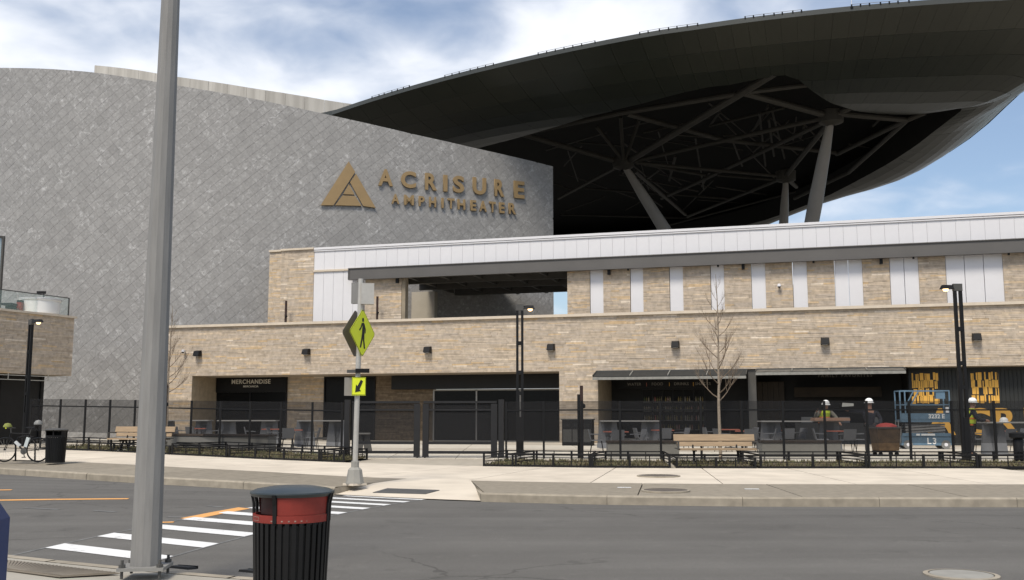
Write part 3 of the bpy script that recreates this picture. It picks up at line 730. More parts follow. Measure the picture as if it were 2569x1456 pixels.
for (u, txt, mt) in ((1590, 'WATER', DIM), (1621, '|', REDT), (1648, 'FOOD', DIM), (1678, '|', ORANGE), (1708, 'DRINKS', DIM), (1738, '|', ORANGE), (1762, 'SNACKS', DIM)):
    t_ = text_part('lettering', txt, .19, mt, sh1, F(su(u, ob1 + .64), ob1 + .64, 3.16) - pav.location, FANG, .004, .004, 1.1)
# second shop: brown wood panel, counter hood
ob2 = -2.9; a, b = su(1897, ob2), su(1965, ob2)
for k in range(5):
    s0, s1 = lerp(a, b, k / 5) + .008, lerp(a, b, (k + 1) / 5) - .008
    m = MB(); m.hexa([F(s0, ob2 + .1, PZ), F(s1, ob2 + .1, PZ), F(s1, ob2 + .1, 3.3), F(s0, ob2 + .1, 3.3)], [F(s0, ob2, PZ), F(s1, ob2, PZ), F(s1, ob2, 3.3), F(s0, ob2, 3.3)])
    m.build('wood_panel', BRWOOD, sh2, world=True)
a, b = su(1990, ob2), su(2205, ob2)
m = MB(); m.hexa([F(a, ob2 + .9, 2.55), F(b, ob2 + .9, 2.55), F(b, ob2 + .7, 3.0), F(a, ob2 + .7, 3.0)], [F(a, ob2 + .1, 2.55), F(b, ob2 + .1, 2.55), F(b, ob2 + .1, 3.0), F(a, ob2 + .1, 3.0)])
m.build('kitchen_hood', BRWOOD, sh2, world=True)
m = MB(); m.hexa([F(a, ob2 + 1.2, PZ), F(b, ob2 + 1.2, PZ), F(b, ob2 + 1.2, 1.35), F(a, ob2 + 1.2, 1.35)], [F(a, ob2 + .6, PZ), F(b, ob2 + .6, PZ), F(b, ob2 + .6, 1.35), F(a, ob2 + .6, 1.35)])
m.build('serving_counter', DARK, sh2, world=True)
for (u, w_) in ((2005, .5), (2100, .45), (2180, .4)):
    s = su(u, ob2 + .9); m = MB(); m.hexa([F(s, ob2 + .95, 1.36), F(s + w_, ob2 + .95, 1.36), F(s + w_, ob2 + .95, 1.62), F(s, ob2 + .95, 1.62)],
        [F(s, ob2 + .7, 1.36), F(s + w_, ob2 + .7, 1.36), F(s + w_, ob2 + .7, 1.62), F(s, ob2 + .7, 1.62)]); m.build('till', TABM, sh2, world=True)
text_part('lettering', 'FAMILY FAVORITES', .19, mat('faint_lettering', (.10, .095, .085), .6, 0.0), sh2, F(su(2118, -.9), -.9, 3.42) - pav.location, FANG, .004, .004, 1.5)
# dark column between the shops
m = MB(); s = (s1872 + s1892) / 2 + .05; m.bar(F(s, -.25, PZ - .1), F(s, -.25, ZS - .02), .36, .36, FN); m.build('column', DARK, pav, world=True)
# awnings
AWN = mat('grey_awning_fabric', (0.03, 0.031, 0.029), 0.8, 0.15, 3)
AWL = mat('awning_edge', (0.27, 0.265, 0.24), 0.6, 0.15, 6)
AWR = mat('dark_awning_frame', (0.06, 0.06, 0.056), 0.6, 0.1, 6)
for (u0, u1, zf, lab, mm_, hi) in ((1487, 1872, 3.36, 'flat dark metal awning over the drinks shop beside the bare tree', AWN, .0), (1896, 2273, 3.50, 'weathered grey awning over the shop with the workers', mat('weathered_awning', (0.16, 0.15, 0.13), 0.8, 0.3, 4), .02)):
    o1 = .95; a, b = su(u0, o1, 946), su(u1, o1, 946); zr = ZS - .06
    aw = thing('awning', lab, 'awning', F((a + b) / 2, .06, zr), FANG, 'awnings over the shops'); W = b - a
    MB().hexa([(-W / 2, 0, -.02), (W / 2, 0, -.02), (W / 2, -.9, zf - zr + .1), (-W / 2, -.9, zf - zr + .1)], [(-W / 2, 0, .015), (W / 2, 0, .015), (W / 2, -.9, zf - zr + .13), (-W / 2, -.9, zf - zr + .13)]).build('canopy', mm_, aw)
    MB().box((0, -.93, zf - zr + .03), (W, .06, .12)).build('front_rail', AWL, aw)
    for k in range(5):
        x = -W / 2 + W * k / 4; MB().bar((x, .0, .03), (x, -.92, zf - zr + .16), .04, .05).build('rib', AWL if 0 < k < 4 else AWR, aw)
    MB().bar((-W / 2, -.02, .03), (W / 2, -.02, .03), .06, .07).build('wall_rail', AWR, aw)
# mural wall
om = -.75; a, b = su(2276, om), su(2760, om); mz0, mz1 = PZ - .05, ZS - .03
MUR = mat('charcoal_slat_wall', (0.022, 0.024, 0.023), 0.7, 0.1, 2)
mur = MB(); mur.hexa([F(a, om, mz0), F(b, om, mz0), F(b, om, mz1), F(a, om, mz1)], [F(a, om - .2, mz0), F(b, om - .2, mz0), F(b, om - .2, mz1), F(a, om - .2, mz1)])
muro = mur.build('mural_wall', MUR, pav, world=True)
nsl = int((b - a) / .16)
for k in range(nsl):
    s = a + (b - a) * (k + .5) / nsl; m = MB(); m.bar(F(s, om + .012, mz0), F(s, om + .012, mz1 - .12), .13, .024, FN); m.build('slat', MUR, muro, world=True)
def orange_block(u0, u1, v0, v1, rows):
    a, zt_ = fs(u0, v0, om + .03); b, zb_ = fs(u1, v1, om + .03); mb = MB(); h = (zt_ - zb_) / rows
    for r in range(rows):
        s = a + random.uniform(0, .05)
        while s < b:
            w_ = random.choice((.045, .06, .06, .09, .15)); 
            if random.random() < .72: z1_ = zt_ - r * h + random.uniform(-.04, .04); mb.hexa([F(s, om + .03, z1_ - h), F(min(b, s + w_), om + .03, z1_ - h), F(min(b, s + w_), om + .03, z1_), F(s, om + .03, z1_)],
                  [F(s, om + .02, z1_ - h), F(min(b, s + w_), om + .02, z1_ - h), F(min(b, s + w_), om + .02, z1_), F(s, om + .02, z1_)])
            s += w_ + random.choice((.012, .02, .05))
    return mb.build('painted_bar_block', ORANGE, muro, world=True)
orange_block(2284, 2357, 937, 1012, 4); orange_block(2434, 2508, 935, 1010, 4)
for ch, u, wpx in (('A', 2362, 66), ('C', 2454, 62), ('R', 2523, 56), ('I', 2580, 24), ('S', 2630, 52)):
    s, z = fs(u, 1090, om + .03); me = text_mesh(ch, 1.55, .006, .045); me.materials.clear(); me.materials.append(ORANGE)
    o = bpy.data.objects.new('painted_letter', me); COL.objects.link(o); o.parent = muro
    o.location = F(s, om + .034, z + .02) - pav.location; o.rotation_euler = (0, 0, FANG)

# ---------------- upper storey
OU = -1.5
def fu(u, v): return fs(u, v, OU)
zF1, zF0 = fu(1425, 596)[1], fu(1425, 649)[1]
sA0, sA1 = su(700, OU), su(783, OU)
zA = fu(742, 629)[1]
wall('upper_pier', sA0, sA1, ZC - .3, zA, OU + .02, .5)
# plain lighter stone return at the left end
sA9 = su(668, OU)
wr = wall('upper_pier', sA9, sA0 - .02, ZC - .3, zA - .02, OU - .06, .5, tm=.70)
m = MB(); m.hexa([F(sA0, OU + .16, zA), F(sA1, OU + .16, zA), F(sA1, OU - .5, zA), F(sA0, OU - .5, zA)], [F(sA0, OU + .16, zA + .1), F(sA1, OU + .16, zA + .1), F(sA1, OU - .5, zA + .1), F(sA0, OU - .5, zA + .1)])
m.build('pier_cap', CREAM, pav, world=True)
m = MB(); m.hexa([F(sA9, OU + .08, zA - .02), F(sA0 - .01, OU + .08, zA - .02), F(sA0 - .01, OU - .5, zA - .02), F(sA9, OU - .5, zA - .02)], [F(sA9, OU + .08, zA + .08), F(sA0 - .01, OU + .08, zA + .08), F(sA0 - .01, OU - .5, zA + .08), F(sA9, OU - .5, zA + .08)]); m.build('pier_cap', CREAM, pav, world=True)
# white cladding core + separate panels
sB = su(2760, OU); sOp0, sOp1 = su(1016, OU), su(1425, OU)
b = MB(); b.hexa([F(sA1, OU - .05, zF0 - .35), F(sB, OU - .05, zF0 - .35), F(sB, OU - .05, zF1), F(sA1, OU - .05, zF1)],
                 [F(sA1, OU - .4, zF0 - .35), F(sB, OU - .4, zF0 - .35), F(sB, OU - .4, zF1), F(sA1, OU - .4, zF1)])
core = b.build('upper_band', DARK, pav, world=True)
npn = int((sB - sA1) / .60); pw = (sB - sA1) / npn
zlo = zF0 - .02
pm = MB(); pm.box((0, 0, 0), (pw - .008, .06, zF1 - zlo)); pme = pm.mesh('fascia_panel'); pme.materials.append(WHITE)
for k in range(npn):
    o = bpy.data.objects.new('fascia_panel', pme); COL.objects.link(o); o.parent = core
    o.location = F(sA1 + pw * (k + .5), OU, (zF1 + zlo) / 2) - pav.location; o.rotation_euler = (0, 0, FANG)
    o.rotation_euler.x = random.gauss(0, .004); o.rotation_euler.z += random.gauss(0, .003)
m = MB()
for (z, h, d) in ((zF1 + .06, .12, .07), (zF1 - .06, .05, .05)): m.bar(F(sA1 - .01, OU + d - .02, z), F(sB, OU + d - .02, z), .12, h)
m.build('coping', WHITE, core, world=True)
# white wall panels under the fascia at the left
sW1 = su(893, OU)
for k in range(5):
    s0, s1 = lerp(sA1, sW1 + .35, k / 5) + .006, lerp(sA1, sW1 + .35, (k + 1) / 5) - .006
    m = MB(); m.hexa([F(s0, OU + .03, ZC - .3), F(s1, OU + .03, ZC - .3), F(s1, OU + .03, zlo - .05), F(s0, OU + .03, zlo - .05)],
                     [F(s0, OU - .1, ZC - .3), F(s1, OU - .1, ZC - .3), F(s1, OU - .1, zlo - .05), F(s0, OU - .1, zlo - .05)]); m.build('wall_panel', WHITE, pav, world=True)
m = MB(); m.bar(F(sA1, OU + .07, zlo - .06), F(sW1 + .3, OU + .07, zlo - .06), .08, .10); m.build('trim', CREAM, pav, world=True)
wall('upper_pier', su(914, OU), su(1006, OU), ZC - .3, zlo - .02, OU + .02, .5)
m = MB(); s = su(1012, OU); m.bar(F(s, OU - .1, ZC - .3), F(s, OU - .1, zlo), .2, .4, FN); m.build('post', mat('tan_post', (.3, .25, .18), .8), pav, world=True)
strips = [(1482, 1516), (1584, 1617), (1683.5, 1718), (1787.5, 1822), (1891, 1927), (1995.5, 2032.5), (2102, 2173), (2242, 2315.5), (2384, 2530)]
e = 1425
for (p0, p1) in strips + [(2700, 2760)]:
    wall('upper_pier', su(e, OU), su(p0, OU), ZC - .3, zlo - .02, OU + .02, .35)
    n = max(1, round((su(p1, OU) - su(p0, OU)) / .75)); 
    for k in range(n):
        a, b = lerp(su(p0, OU), su(p1, OU), k / n) + .02, lerp(su(p0, OU), su(p1, OU), (k + 1) / n) - .004
        m = MB(); m.hexa([F(a, OU - .0, ZC - .3), F(b, OU - .0, ZC - .3), F(b, OU - .0, zlo - .02), F(a, OU - .0, zlo - .02)],
                         [F(a, OU - .3, ZC - .3), F(b, OU - .3, ZC - .3), F(b, OU - .3, zlo - .02), F(a, OU - .3, zlo - .02)]); m.build('wall_panel', WHITE, pav, world=True)
    e = p1
# steel edge beam in front of the band
OBm = -1.02
b0 = fs(873, 690, OBm)[0]; zt_, zb_ = fs(1425, 648.5, OBm)[1], fs(1425, 680, OBm)[1]
BEAM = mat('beam_grey_steel', (0.105, 0.10, 0.095), 0.55, 0.06, 1)
m = MB(); m.bar(F(b0, OBm - .06, (zt_ + zb_) / 2), F(sB, OBm - .06, (zt_ + zb_) / 2), .03, zt_ - zb_)
for z in (zt_ - .02, zb_ + .02): m.bar(F(b0, OBm - .1, z), F(sB, OBm - .1, z), .22, .04)
m.bar(F(b0 + .02, OBm - .1, zb_), F(b0 + .02, OBm - .1, zt_), .22, .04, FT)
m.build('edge_beam', BEAM, pav, world=True)
for k, u in enumerate((993, 1530, 1871, 2222)):
    s = su(u, OBm - .2); m = MB(); m.bar(F(s, OBm - .12, zb_ + .15), F(s, OU + .1, zb_ + .15), .10, .12); m.bar(F(s, OBm - .25, zb_ + .1), F(s, OBm - .25, zb_ - .24), .14, .14, FN); m.build('bracket', BLACK, pav, world=True)
for u in (1578, 1807, 2050, 2305, 2548):
    s = su(u, OBm); MB().lathe([(0, -.1), (.05, -.09), (.05, 0)], 8, F(s, OBm - .1, zb_)).build('stud_light', BLACK, pav, world=True)
# terrace roof over the open bay, its rafters and its rear column
RFD = 9.0
m = MB(); m.hexa([F(sOp0 - 1, OU - .4, zb_ + .45), F(sOp1 + 3, OU - .4, zb_ + .45), F(sOp1 + 3, OU - RFD, zb_ + .45), F(sOp0 - 1, OU - RFD, zb_ + .45)],
                 [F(sOp0 - 1, OU - .4, zb_ + .75), F(sOp1 + 3, OU - .4, zb_ + .75), F(sOp1 + 3, OU - RFD, zb_ + .75), F(sOp0 - 1, OU - RFD, zb_ + .75)]); m.build('terrace_roof', DARK, pav, world=True)
for k in range(7):
    s = lerp(sOp0, sOp1 + 2, k / 6); m = MB(); m.bar(F(s, OU - .5, zb_ + .28), F(s, OU - RFD, zb_ + .28), .16, .34); m.build('rafter', DARK, pav, world=True)
for o_ in (-3.4, -6.0, -RFD + .1):
    m = MB(); m.bar(F(sOp0 - 1, OU + o_ + 1.5, zb_ + .2), F(sOp1 + 3, OU + o_ + 1.5, zb_ + .2), .2, .46); m.build('cross_beam', DARK, pav, world=True)
s = su(1062, OU - 6); m = MB(); m.bar(F(s, OU - 6, 5.5), F(s, OU - 6, zb_ + .05), 1.5, .5, FN); m.build('rear_column', mat('smooth_tan_panel', (.42, .38, .31), .7, .08, 1), pav, world=True)
m = MB(); m.lathe([(0, -.03), (.2, -.02), (.2, 0)], 12, F(su(1112, OU - 2), OU - 2, zb_ + .04)); m.build('ceiling_light', PALE, pav, world=True)
m = MB(); m.hexa([F(sA0, OU, 5.4), F(sB, OU, 5.4), F(sB, OU - RFD, 5.4), F(sA0 + 6, OU - RFD, 5.4)], [F(sA0, OU, 5.6), F(sB, OU, 5.6), F(sB, OU - RFD, 5.6), F(sA0 + 6, OU - RFD, 5.6)]); m.build('terrace_floor', CONC, pav, world=True)

# ================================================================== MOSAIC CURVED WALL
WC = Vector((-20.0, 101.0, 0)); WR = 45.0
def cyl(u, v, rad=WR):
    r = ray(u, v); a = r.x * r.x + r.y * r.y; b = 2 * (-(WC.x) * r.x - (WC.y) * r.y); c = WC.x ** 2 + WC.y ** 2 - rad * rad
    k = (-b - math.sqrt(max(0, b * b - 4 * a * c))) / (2 * a); p = CAM + r * k
    return WR * math.atan2(p.x - WC.x, -(p.y - WC.y)), p.z
def W3(a, z, d=0.0): t = a / WR; return Vector((WC.x + (WR + d) * math.sin(t), WC.y - (WR + d) * math.cos(t), z))
topT = []
for (u, v) in ((-70, 172), (0, 170.5), (120, 173), (237, 182), (440, 214), (640, 249), (835, 291), (1040, 338), (1200, 374), (1387, 418)):
    topT.append(cyl(u, v))
A1 = topT[-1][0]; A0 = topT[0][0] - 4
def ztop(a): return interp(topT, a)[0]
aF = cyl(400, 900)[0]
aLft = cyl(150, 900)[0]
def zbot(a): return 4.6 if a > aF + .6 else PZ - .1
mw = thing('curved_panel_wall', 'tall curved grey wall of mottled diagonal metal tiles', 'building', W3((A0 + A1) / 2, PZ))
# backing shell
n = 60; m = MB(); ring = []
for i in range(n + 1):
    a = lerp(A0, A1, i / n); zt2 = ztop(a); zq_ = zbot(a); ring.append((W3(a, zq_, -.03), W3(a, zt2, -.03), W3(a, zt2, -.5), W3(a, zq_, -.5)))
for i in range(n):
    p, q = ring[i], ring[i + 1]
    for k in range(3): m.add([p[k], q[k], q[k + 1], p[k + 1]], [(0, 1, 2, 3)])
for e_ in (ring[0], ring[-1]): m.add(list(e_), [(0, 1, 2, 3)])
back_o = m.build('backing', mat('tile_joint_grey', (0.175, 0.17, 0.162), 0.8, 0.1, 1), mw, world=True)
def clip(poly, fn):
    out = []
    for i in range(len(poly)):
        p, q = poly[i], poly[(i + 1) % len(poly)]; fp, fq = fn(p), fn(q)
        if fp >= 0: out.append(p)
        if fp * fq < 0: t = fp / (fp - fq); out.append((lerp(p[0], q[0], t), lerp(p[1], q[1], t)))
    return out
TL = .47; an = R(41); e1 = (math.cos(an) * TL, math.sin(an) * TL); e2 = (-math.sin(an) * TL, math.cos(an) * TL)
tiles = []
for i in range(-112, 112):
    for j in range(-112, 112):
        ca, cz = -10 + e1[0] * i + e2[0] * j, 10 + e1[1] * i + e2[1] * j
        if not (A0 - 1 < ca < A1 + 1) or cz > 23 or cz < -1: continue
        g = .5 - .010; g2 = .5 - .006
        poly = [(ca + e1[0] * x + e2[0] * y, cz + e1[1] * x + e2[1] * y) for (x, y) in ((-g2, -g), (g2, -g), (g2, g), (-g2, g))]
        z0, z1 = ztop(ca - .5), ztop(ca + .5)
        poly = clip(poly, lambda p: A1 - p[0]); 
        if poly: poly = clip(poly, lambda p: (z0 + (z1 - z0) * (p[0] - ca + .5)) - p[1])
        zb2 = zbot(ca)
        if poly: poly = clip(poly, lambda p: p[1] - zb2)
        if len(poly) < 3: continue
        ar = 0.5 * abs(sum(poly[k][0] * poly[(k + 1) % len(poly)][1] - poly[(k + 1) % len(poly)][0] * poly[k][1] for k in range(len(poly))))
        if ar < .004: continue
        P0 = W3(ca, cz, 0); nv = Vector((math.sin(ca / WR), -math.cos(ca / WR), 0)); vw = (CAM - P0)
        u_ = P0.x / P0.y * FPX + CX
        vis = ar * max(0.01, nv.dot(vw.normalized())) / vw.length_squared
        if u_ < -20 or u_ > 1400 or 325 < u_ < 460: vis *= .1
        tiles.append((vis, poly))
tiles.sort(key=lambda t: -t[0])
def tile_geo(mb, poly):
    d = random.uniform(.0, .004); gx, gz = random.gauss(0, .004), random.gauss(0, .004)
    c = [sum(p[k] for p in poly) / len(poly) for k in (0, 1)]
    f = [W3(p[0], p[1], .006 + d + gx * (p[0] - c[0]) + gz * (p[1] - c[1])) for p in poly]; k = [W3(p[0], p[1], -.02) for p in poly]; n = len(poly)
    mb.add(f + k, [tuple(range(n))] + [(i, n + i, n + (i + 1) % n, (i + 1) % n) for i in range(n)], min(1, max(0, random.gauss(.5, .17))))
for vis, poly in tiles[:300]:
    mb = MB(); tile_geo(mb, poly); mb.build('tile', TILE, back_o, world=True)
mb = MB()
for vis, poly in tiles[300:]: tile_geo(mb, poly)
mb.build('tile_field', TILE, back_o, world=True, kind='stuff')
# concrete parapet rising behind the wall top
parT = [cyl(u, v, WR - 16.0) for (u, v) in ((237, 164), (330, 174), (440, 193), (640, 223), (835, 255), (900, 264))]
parT = [(a * 1.0, z) for a, z in parT]
PARC = mat('stained_pale_concrete', (0.57, 0.545, 0.495), 0.9, 0.2, 0.9, 0.1, 30, col2=(0.35, 0.33, 0.295), stretch=(1.6, 1.6, .12))
par = thing('concrete_parapet', 'pale stained concrete parapet above the grey tiled wall', 'parapet', W3(parT[0][0], parT[0][1] - 3, -16))
aa, ab = parT[0][0], parT[-1][0] + .5; npar = 15
for k in range(npar):
    a0, a1 = lerp(aa, ab, k / npar) + .012, lerp(aa, ab, (k + 1) / npar) - .012; m = MB(); pr = random.uniform(-.02, .02)
    za_, zb3 = interp(parT, a0)[0], interp(parT, a1)[0]
    m.hexa([W3(a0, za_ - 4, -16 + pr), W3(a1, zb3 - 4, -16 + pr), W3(a1, zb3, -16 + pr), W3(a0, za_, -16 + pr)], [W3(a0, za_ - 4, -16.5), W3(a1, zb3 - 4, -16.5), W3(a1, zb3, -16.5), W3(a0, za_, -16.5)])
    m.build('concrete_panel', PARC, par, world=True)

# venue sign on the wall
sg = thing('venue_sign', 'bronze gold ACRISURE AMPHITHEATER lettering with triangle emblem', 'sign', W3(cyl(870, 520)[0], cyl(870, 520)[1]))
def zq(zx, zy): return (746.8 + zx * .2616, 336 + zy * .2616)
zref = cyl(*zq(480, 700))[1]
def sgpoly(name, pts, th=.10, d0=.05):
    q = [cyl(*zq(x, y)) for x, y in pts]; m = MB(); m.hexa([W3(a, z, d0) for a, z in q], [W3(a, z, d0 + th) for a, z in q]); m.build(name, GOLD, sg, world=True)
sgpoly('emblem_piece', [(487, 270), (549, 372), (343, 690), (220, 690)])
sgpoly('emblem_piece', [(557, 388), (745, 715), (626, 697), (500, 470)])
sgpoly('emblem_piece', [(489, 487), (543, 589), (434, 584)])
sgpoly('emblem_piece', [(428, 596), (549, 602), (610, 696), (358, 690)])
def word(chars, y0l, y0r, hl, hr, xl, xr, off):
    for ch, x0, x1 in chars:
        t = (x0 - xl) / (xr - xl); yb = lerp(y0l, y0r, t); hh = lerp(hl, hr, t)
        a0, zb4 = cyl(*zq(x0, yb)); a1, _ = cyl(*zq(x1, yb)); _, zt4 = cyl(*zq((x0 + x1) / 2, yb - hh))
        me = text_mesh(ch, 1.0, .05, off); xs = [v.co.x for v in me.vertices]; zs = [v.co.z for v in me.vertices]
        mnx, mxx_, mnz, mxz = min(xs), max(xs), min(zs), max(zs); am = (a0 + a1) / 2
        sx, sz_ = (a1 - a0) / (mxx_ - mnx), (zt4 - zb4) / (mxz - mnz)
        for v in me.vertices: v.co.x = (v.co.x - (mnx + mxx_) / 2) * sx; v.co.z = (v.co.z - mnz) * sz_
        me.materials.clear(); me.materials.append(GOLD)
        o = bpy.data.objects.new('letter', me); COL.objects.link(o); o.parent = sg
        o.location = W3(am, zb4, .11) - sg.location; o.rotation_euler = (0, 0, am / WR)
word([('A', 768, 910), ('C', 985, 1130), ('R', 1215, 1330), ('I', 1390, 1430), ('S', 1482, 1590), ('U', 1672, 1800), ('R', 1880, 1972), ('E', 2065, 2165)], 500, 617, 155, 158, 768, 2065, .035)
word([('A', 895, 972), ('M', 1015, 1110), ('P', 1155, 1212), ('H', 1255, 1322), ('I', 1372, 1394), ('T', 1430, 1497), ('H', 1527, 1600), ('E', 1650, 1705), ('A', 1735, 1805), ('T', 1830, 1890), ('E', 1925, 1976), ('R', 2015, 2085)], 674, 770, 92, 100, 895, 2015, .032)

# ================================================================== DISH ROOF
ZR, ZI = 22.0, 20.5
pairs = [((700, 330), (900, 480)), ((832, 287), (1000, 430)), ((938, 252), (1150, 385)), ((1116, 201), (1335, 336)), ((1350, 145), (1512, 283)), ((1605, 94), (1725, 230)),
         ((1745, 73), (1851, 207)), ((1875, 54.6), (1942, 186)), ((2000, 40), (1998, 196)), ((2137, 26), (2060, 243)), ((2270, 15), (2120, 271)),
         ((2399, 5.7), (2190, 284)), ((2506, 0), (2250, 288)), ((2640, -4), (2311, 286)), ((2745, 25), (2362, 280)), ((2715, 105), (2413, 273)),
         ((2650, 165), (2385, 298)), ((2569, 225), (2350, 325)), ((2433, 347), (2281, 377)), ((2281, 433), (2180, 438)), ((2079, 491), (2028, 513)), ((1851, 570), (1851, 571))]
RIM = [atZ(*a, ZR) for a, b in pairs]; INN = [atZ(*b, ZI) for a, b in pairs]
SMI = {3: (1335, 345), 4: (1530, 318), 5: (1730, 296), 6: (1840, 290), 7: (1930, 288), 8: (2005, 287), 9: (2068, 288), 10: (2126, 289), 11: (2192, 291), 12: (2252, 292), 13: (2312, 289)}
SMO = [atZ(*SMI.get(i, b), ZI) for i, (a, b) in enumerate(pairs)]
for rp, ip in (((16, 121, ZR), (13, 112, ZI)), ((2, 127, ZR), (0, 116, ZI)), ((-12, 120, ZR), (-9, 108, ZI)), ((-20, 104, ZR), (-13, 98, ZI)), ((-20, 86, ZR), (-12, 88, ZI))):
    RIM.append(Vector(rp)); INN.append(Vector(ip)); SMO.append(Vector(ip))
def cr_spline(c, sub):
    n = len(c); out = []
    for i in range(n):
        p0, p1, p2, p3 = c[(i - 1) % n], c[i], c[(i + 1) % n], c[(i + 2) % n]
        for k in range(sub):
            t = k / sub; out.append(0.5 * ((2 * p1) + (p2 - p0) * t + (2 * p0 - 5 * p1 + 4 * p2 - p3) * t * t + (3 * p1 - p0 - 3 * p2 + p3) * t ** 3))
    return out
SUB = 3
RS, IS0, SS = cr_spline(RIM, SUB), cr_spline(INN, SUB), cr_spline(SMO, SUB); ndz = len(RS)
def proj(p):
    d = p - CAM; yd = d.y * ct + d.z * st; return (CX + FPX * d.x / yd, CY - FPX * (d.z * ct - d.y * st) / yd)
dish = thing('dish_roof', 'giant dark dish shaped stage roof above the pavilion', 'roof', (8, 80, PZ))
def skin_pt(i, t, d=0.0):
    a, b = RS[i % ndz], SS[i % ndz]; L = (b - a).length
    p = a.lerp(b, t); bul = 4 * t * (1 - t) * min(1.1, L * .10); p = p + Vector((0, 0, -bul - d)); return p
NT = 7; cells = []
EDGE = [proj(p) for p in IS0]                        # measured opening edge, traced onto the smooth skin
def tcut(i):
    i %= ndz
    if not (SUB * 2 <= i <= SUB * 14): return 1.0
    pr_ = None
    for k in range(41):
        t = .35 + .65 * k / 40; q = proj(skin_pt(i, t))
        seg = [e for e in zip(EDGE[SUB * 2:SUB * 15], EDGE[SUB * 2 + 1:SUB * 15 + 1]) if min(e[0][0], e[1][0]) <= q[0] <= max(e[0][0], e[1][0])]
        if seg:
            (x0, y0), (x1, y1) = seg[0]; ye = y0 + (y1 - y0) * (q[0] - x0) / max(1e-6, x1 - x0)
            if q[1] >= ye: return t
    return 1.0
TC = None
TC = [tcut(i) for i in range(ndz)]
IS = [skin_pt(i, TC[i]) for i in range(ndz)]
for i in range(ndz):
    for j in range(NT):
        if j / NT < max(TC[i], TC[(i + 1) % ndz]) - .01: cells.append((i, j))
def cell_geo(mb, i, j):
    t0, t1 = j / NT, (j + 1) / NT; ta, tb = TC[i % ndz], TC[(i + 1) % ndz]; A, B, C, D = skin_pt(i, min(t0, ta)), skin_pt(i + 1, min(t0, tb)), skin_pt(i + 1, min(t1, tb)), skin_pt(i, min(t1, ta))
    ctr = (A + B + C + D) / 4; g = .996
    f = []
    for p in (A, B, C, D):
        d = (p - ctr); l = d.length; f.append(ctr + d * max(0, (l - .012) / max(l, 1e-6)))
    jit = Vector((0, 0, random.uniform(-.003, .003))); f = [p + jit for p in f]
    k = [p + Vector((0, 0, .06)) for p in f]
    mb.add(f + k, [(0, 1, 2), (0, 2, 3), (0, 1, 5, 4), (1, 2, 6, 5), (2, 3, 7, 6), (3, 0, 4, 7)], random.random())
m = MB()                                                  # continuous liner just above the panels
for i in range(ndz):
    for j in range(NT): ta, tb = TC[i], TC[(i + 1) % ndz]; m.add([skin_pt(i, min(j / NT, ta), -.05), skin_pt(i + 1, min(j / NT, tb), -.05), skin_pt(i + 1, min((j + 1) / NT, tb), -.05), skin_pt(i, min((j + 1) / NT, ta), -.05)], [(0, 1, 2, 3)])
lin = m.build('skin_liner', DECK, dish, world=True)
SKINP = ramp_mat('dish_panel', [(0, (.018, .0215, .0145)), (1, (.021, .025, .017))], rough=.34, bump=.03, bscale=.6, nvar=.10, spec=.6)
vis_i = [i for i in range(ndz) if SUB * 1 <= i < SUB * 21]
order = sorted(cells, key=lambda c: (0 if c[0] in vis_i else 1, (skin_pt(c[0], .5) - CAM).length))
for (i, j) in order[:300]:
    mb = MB(); cell_geo(mb, i, j); mb.build('skin_panel', SKINP, lin, world=True)
mb = MB()
for (i, j) in order[300:]: cell_geo(mb, i, j)
mb.build('skin_panel_field', SKINP, lin, world=True, kind='stuff')
# rim edge
m = MB()
for i in range(ndz):
    a, b = RS[i], RS[(i + 1) % ndz]; U = Vector((0, 0, .22)); m.add([a - U * .2, b - U * .2, b + U, a + U], [(0, 1, 2, 3)])
m.build('rim_edge', SKIN, dish, world=True)
# inner lip
m = MB()
for i in range(ndz):
    a, b = IS[i], IS[(i + 1) % ndz]; c = sum(IS, Vector()) / ndz; U = Vector((0, 0, 1.6)); m.add([a, b, b + (c - b) * .02 + U, a + (c - a) * .02 + U], [(0, 1, 2, 3)])
m.build('inner_lip', DECK, dish, world=True)
# roof deck (dome)
cen = sum(RS, Vector()) / ndz; m = MB(); RNG = 6
def roofp(i, k): t = k / RNG; p = RS[i % ndz].lerp(cen, t); p = p.copy(); p.z = ZR + .2 + 4.5 * math.sin(t * math.pi / 2); return p
for i in range(ndz):
    for k in range(RNG): m.add([roofp(i, k), roofp(i + 1, k), roofp(i + 1, k + 1), roofp(i, k + 1)], [(0, 1, 2, 3)])
m.build('roof_deck', DECK, dish, world=True)
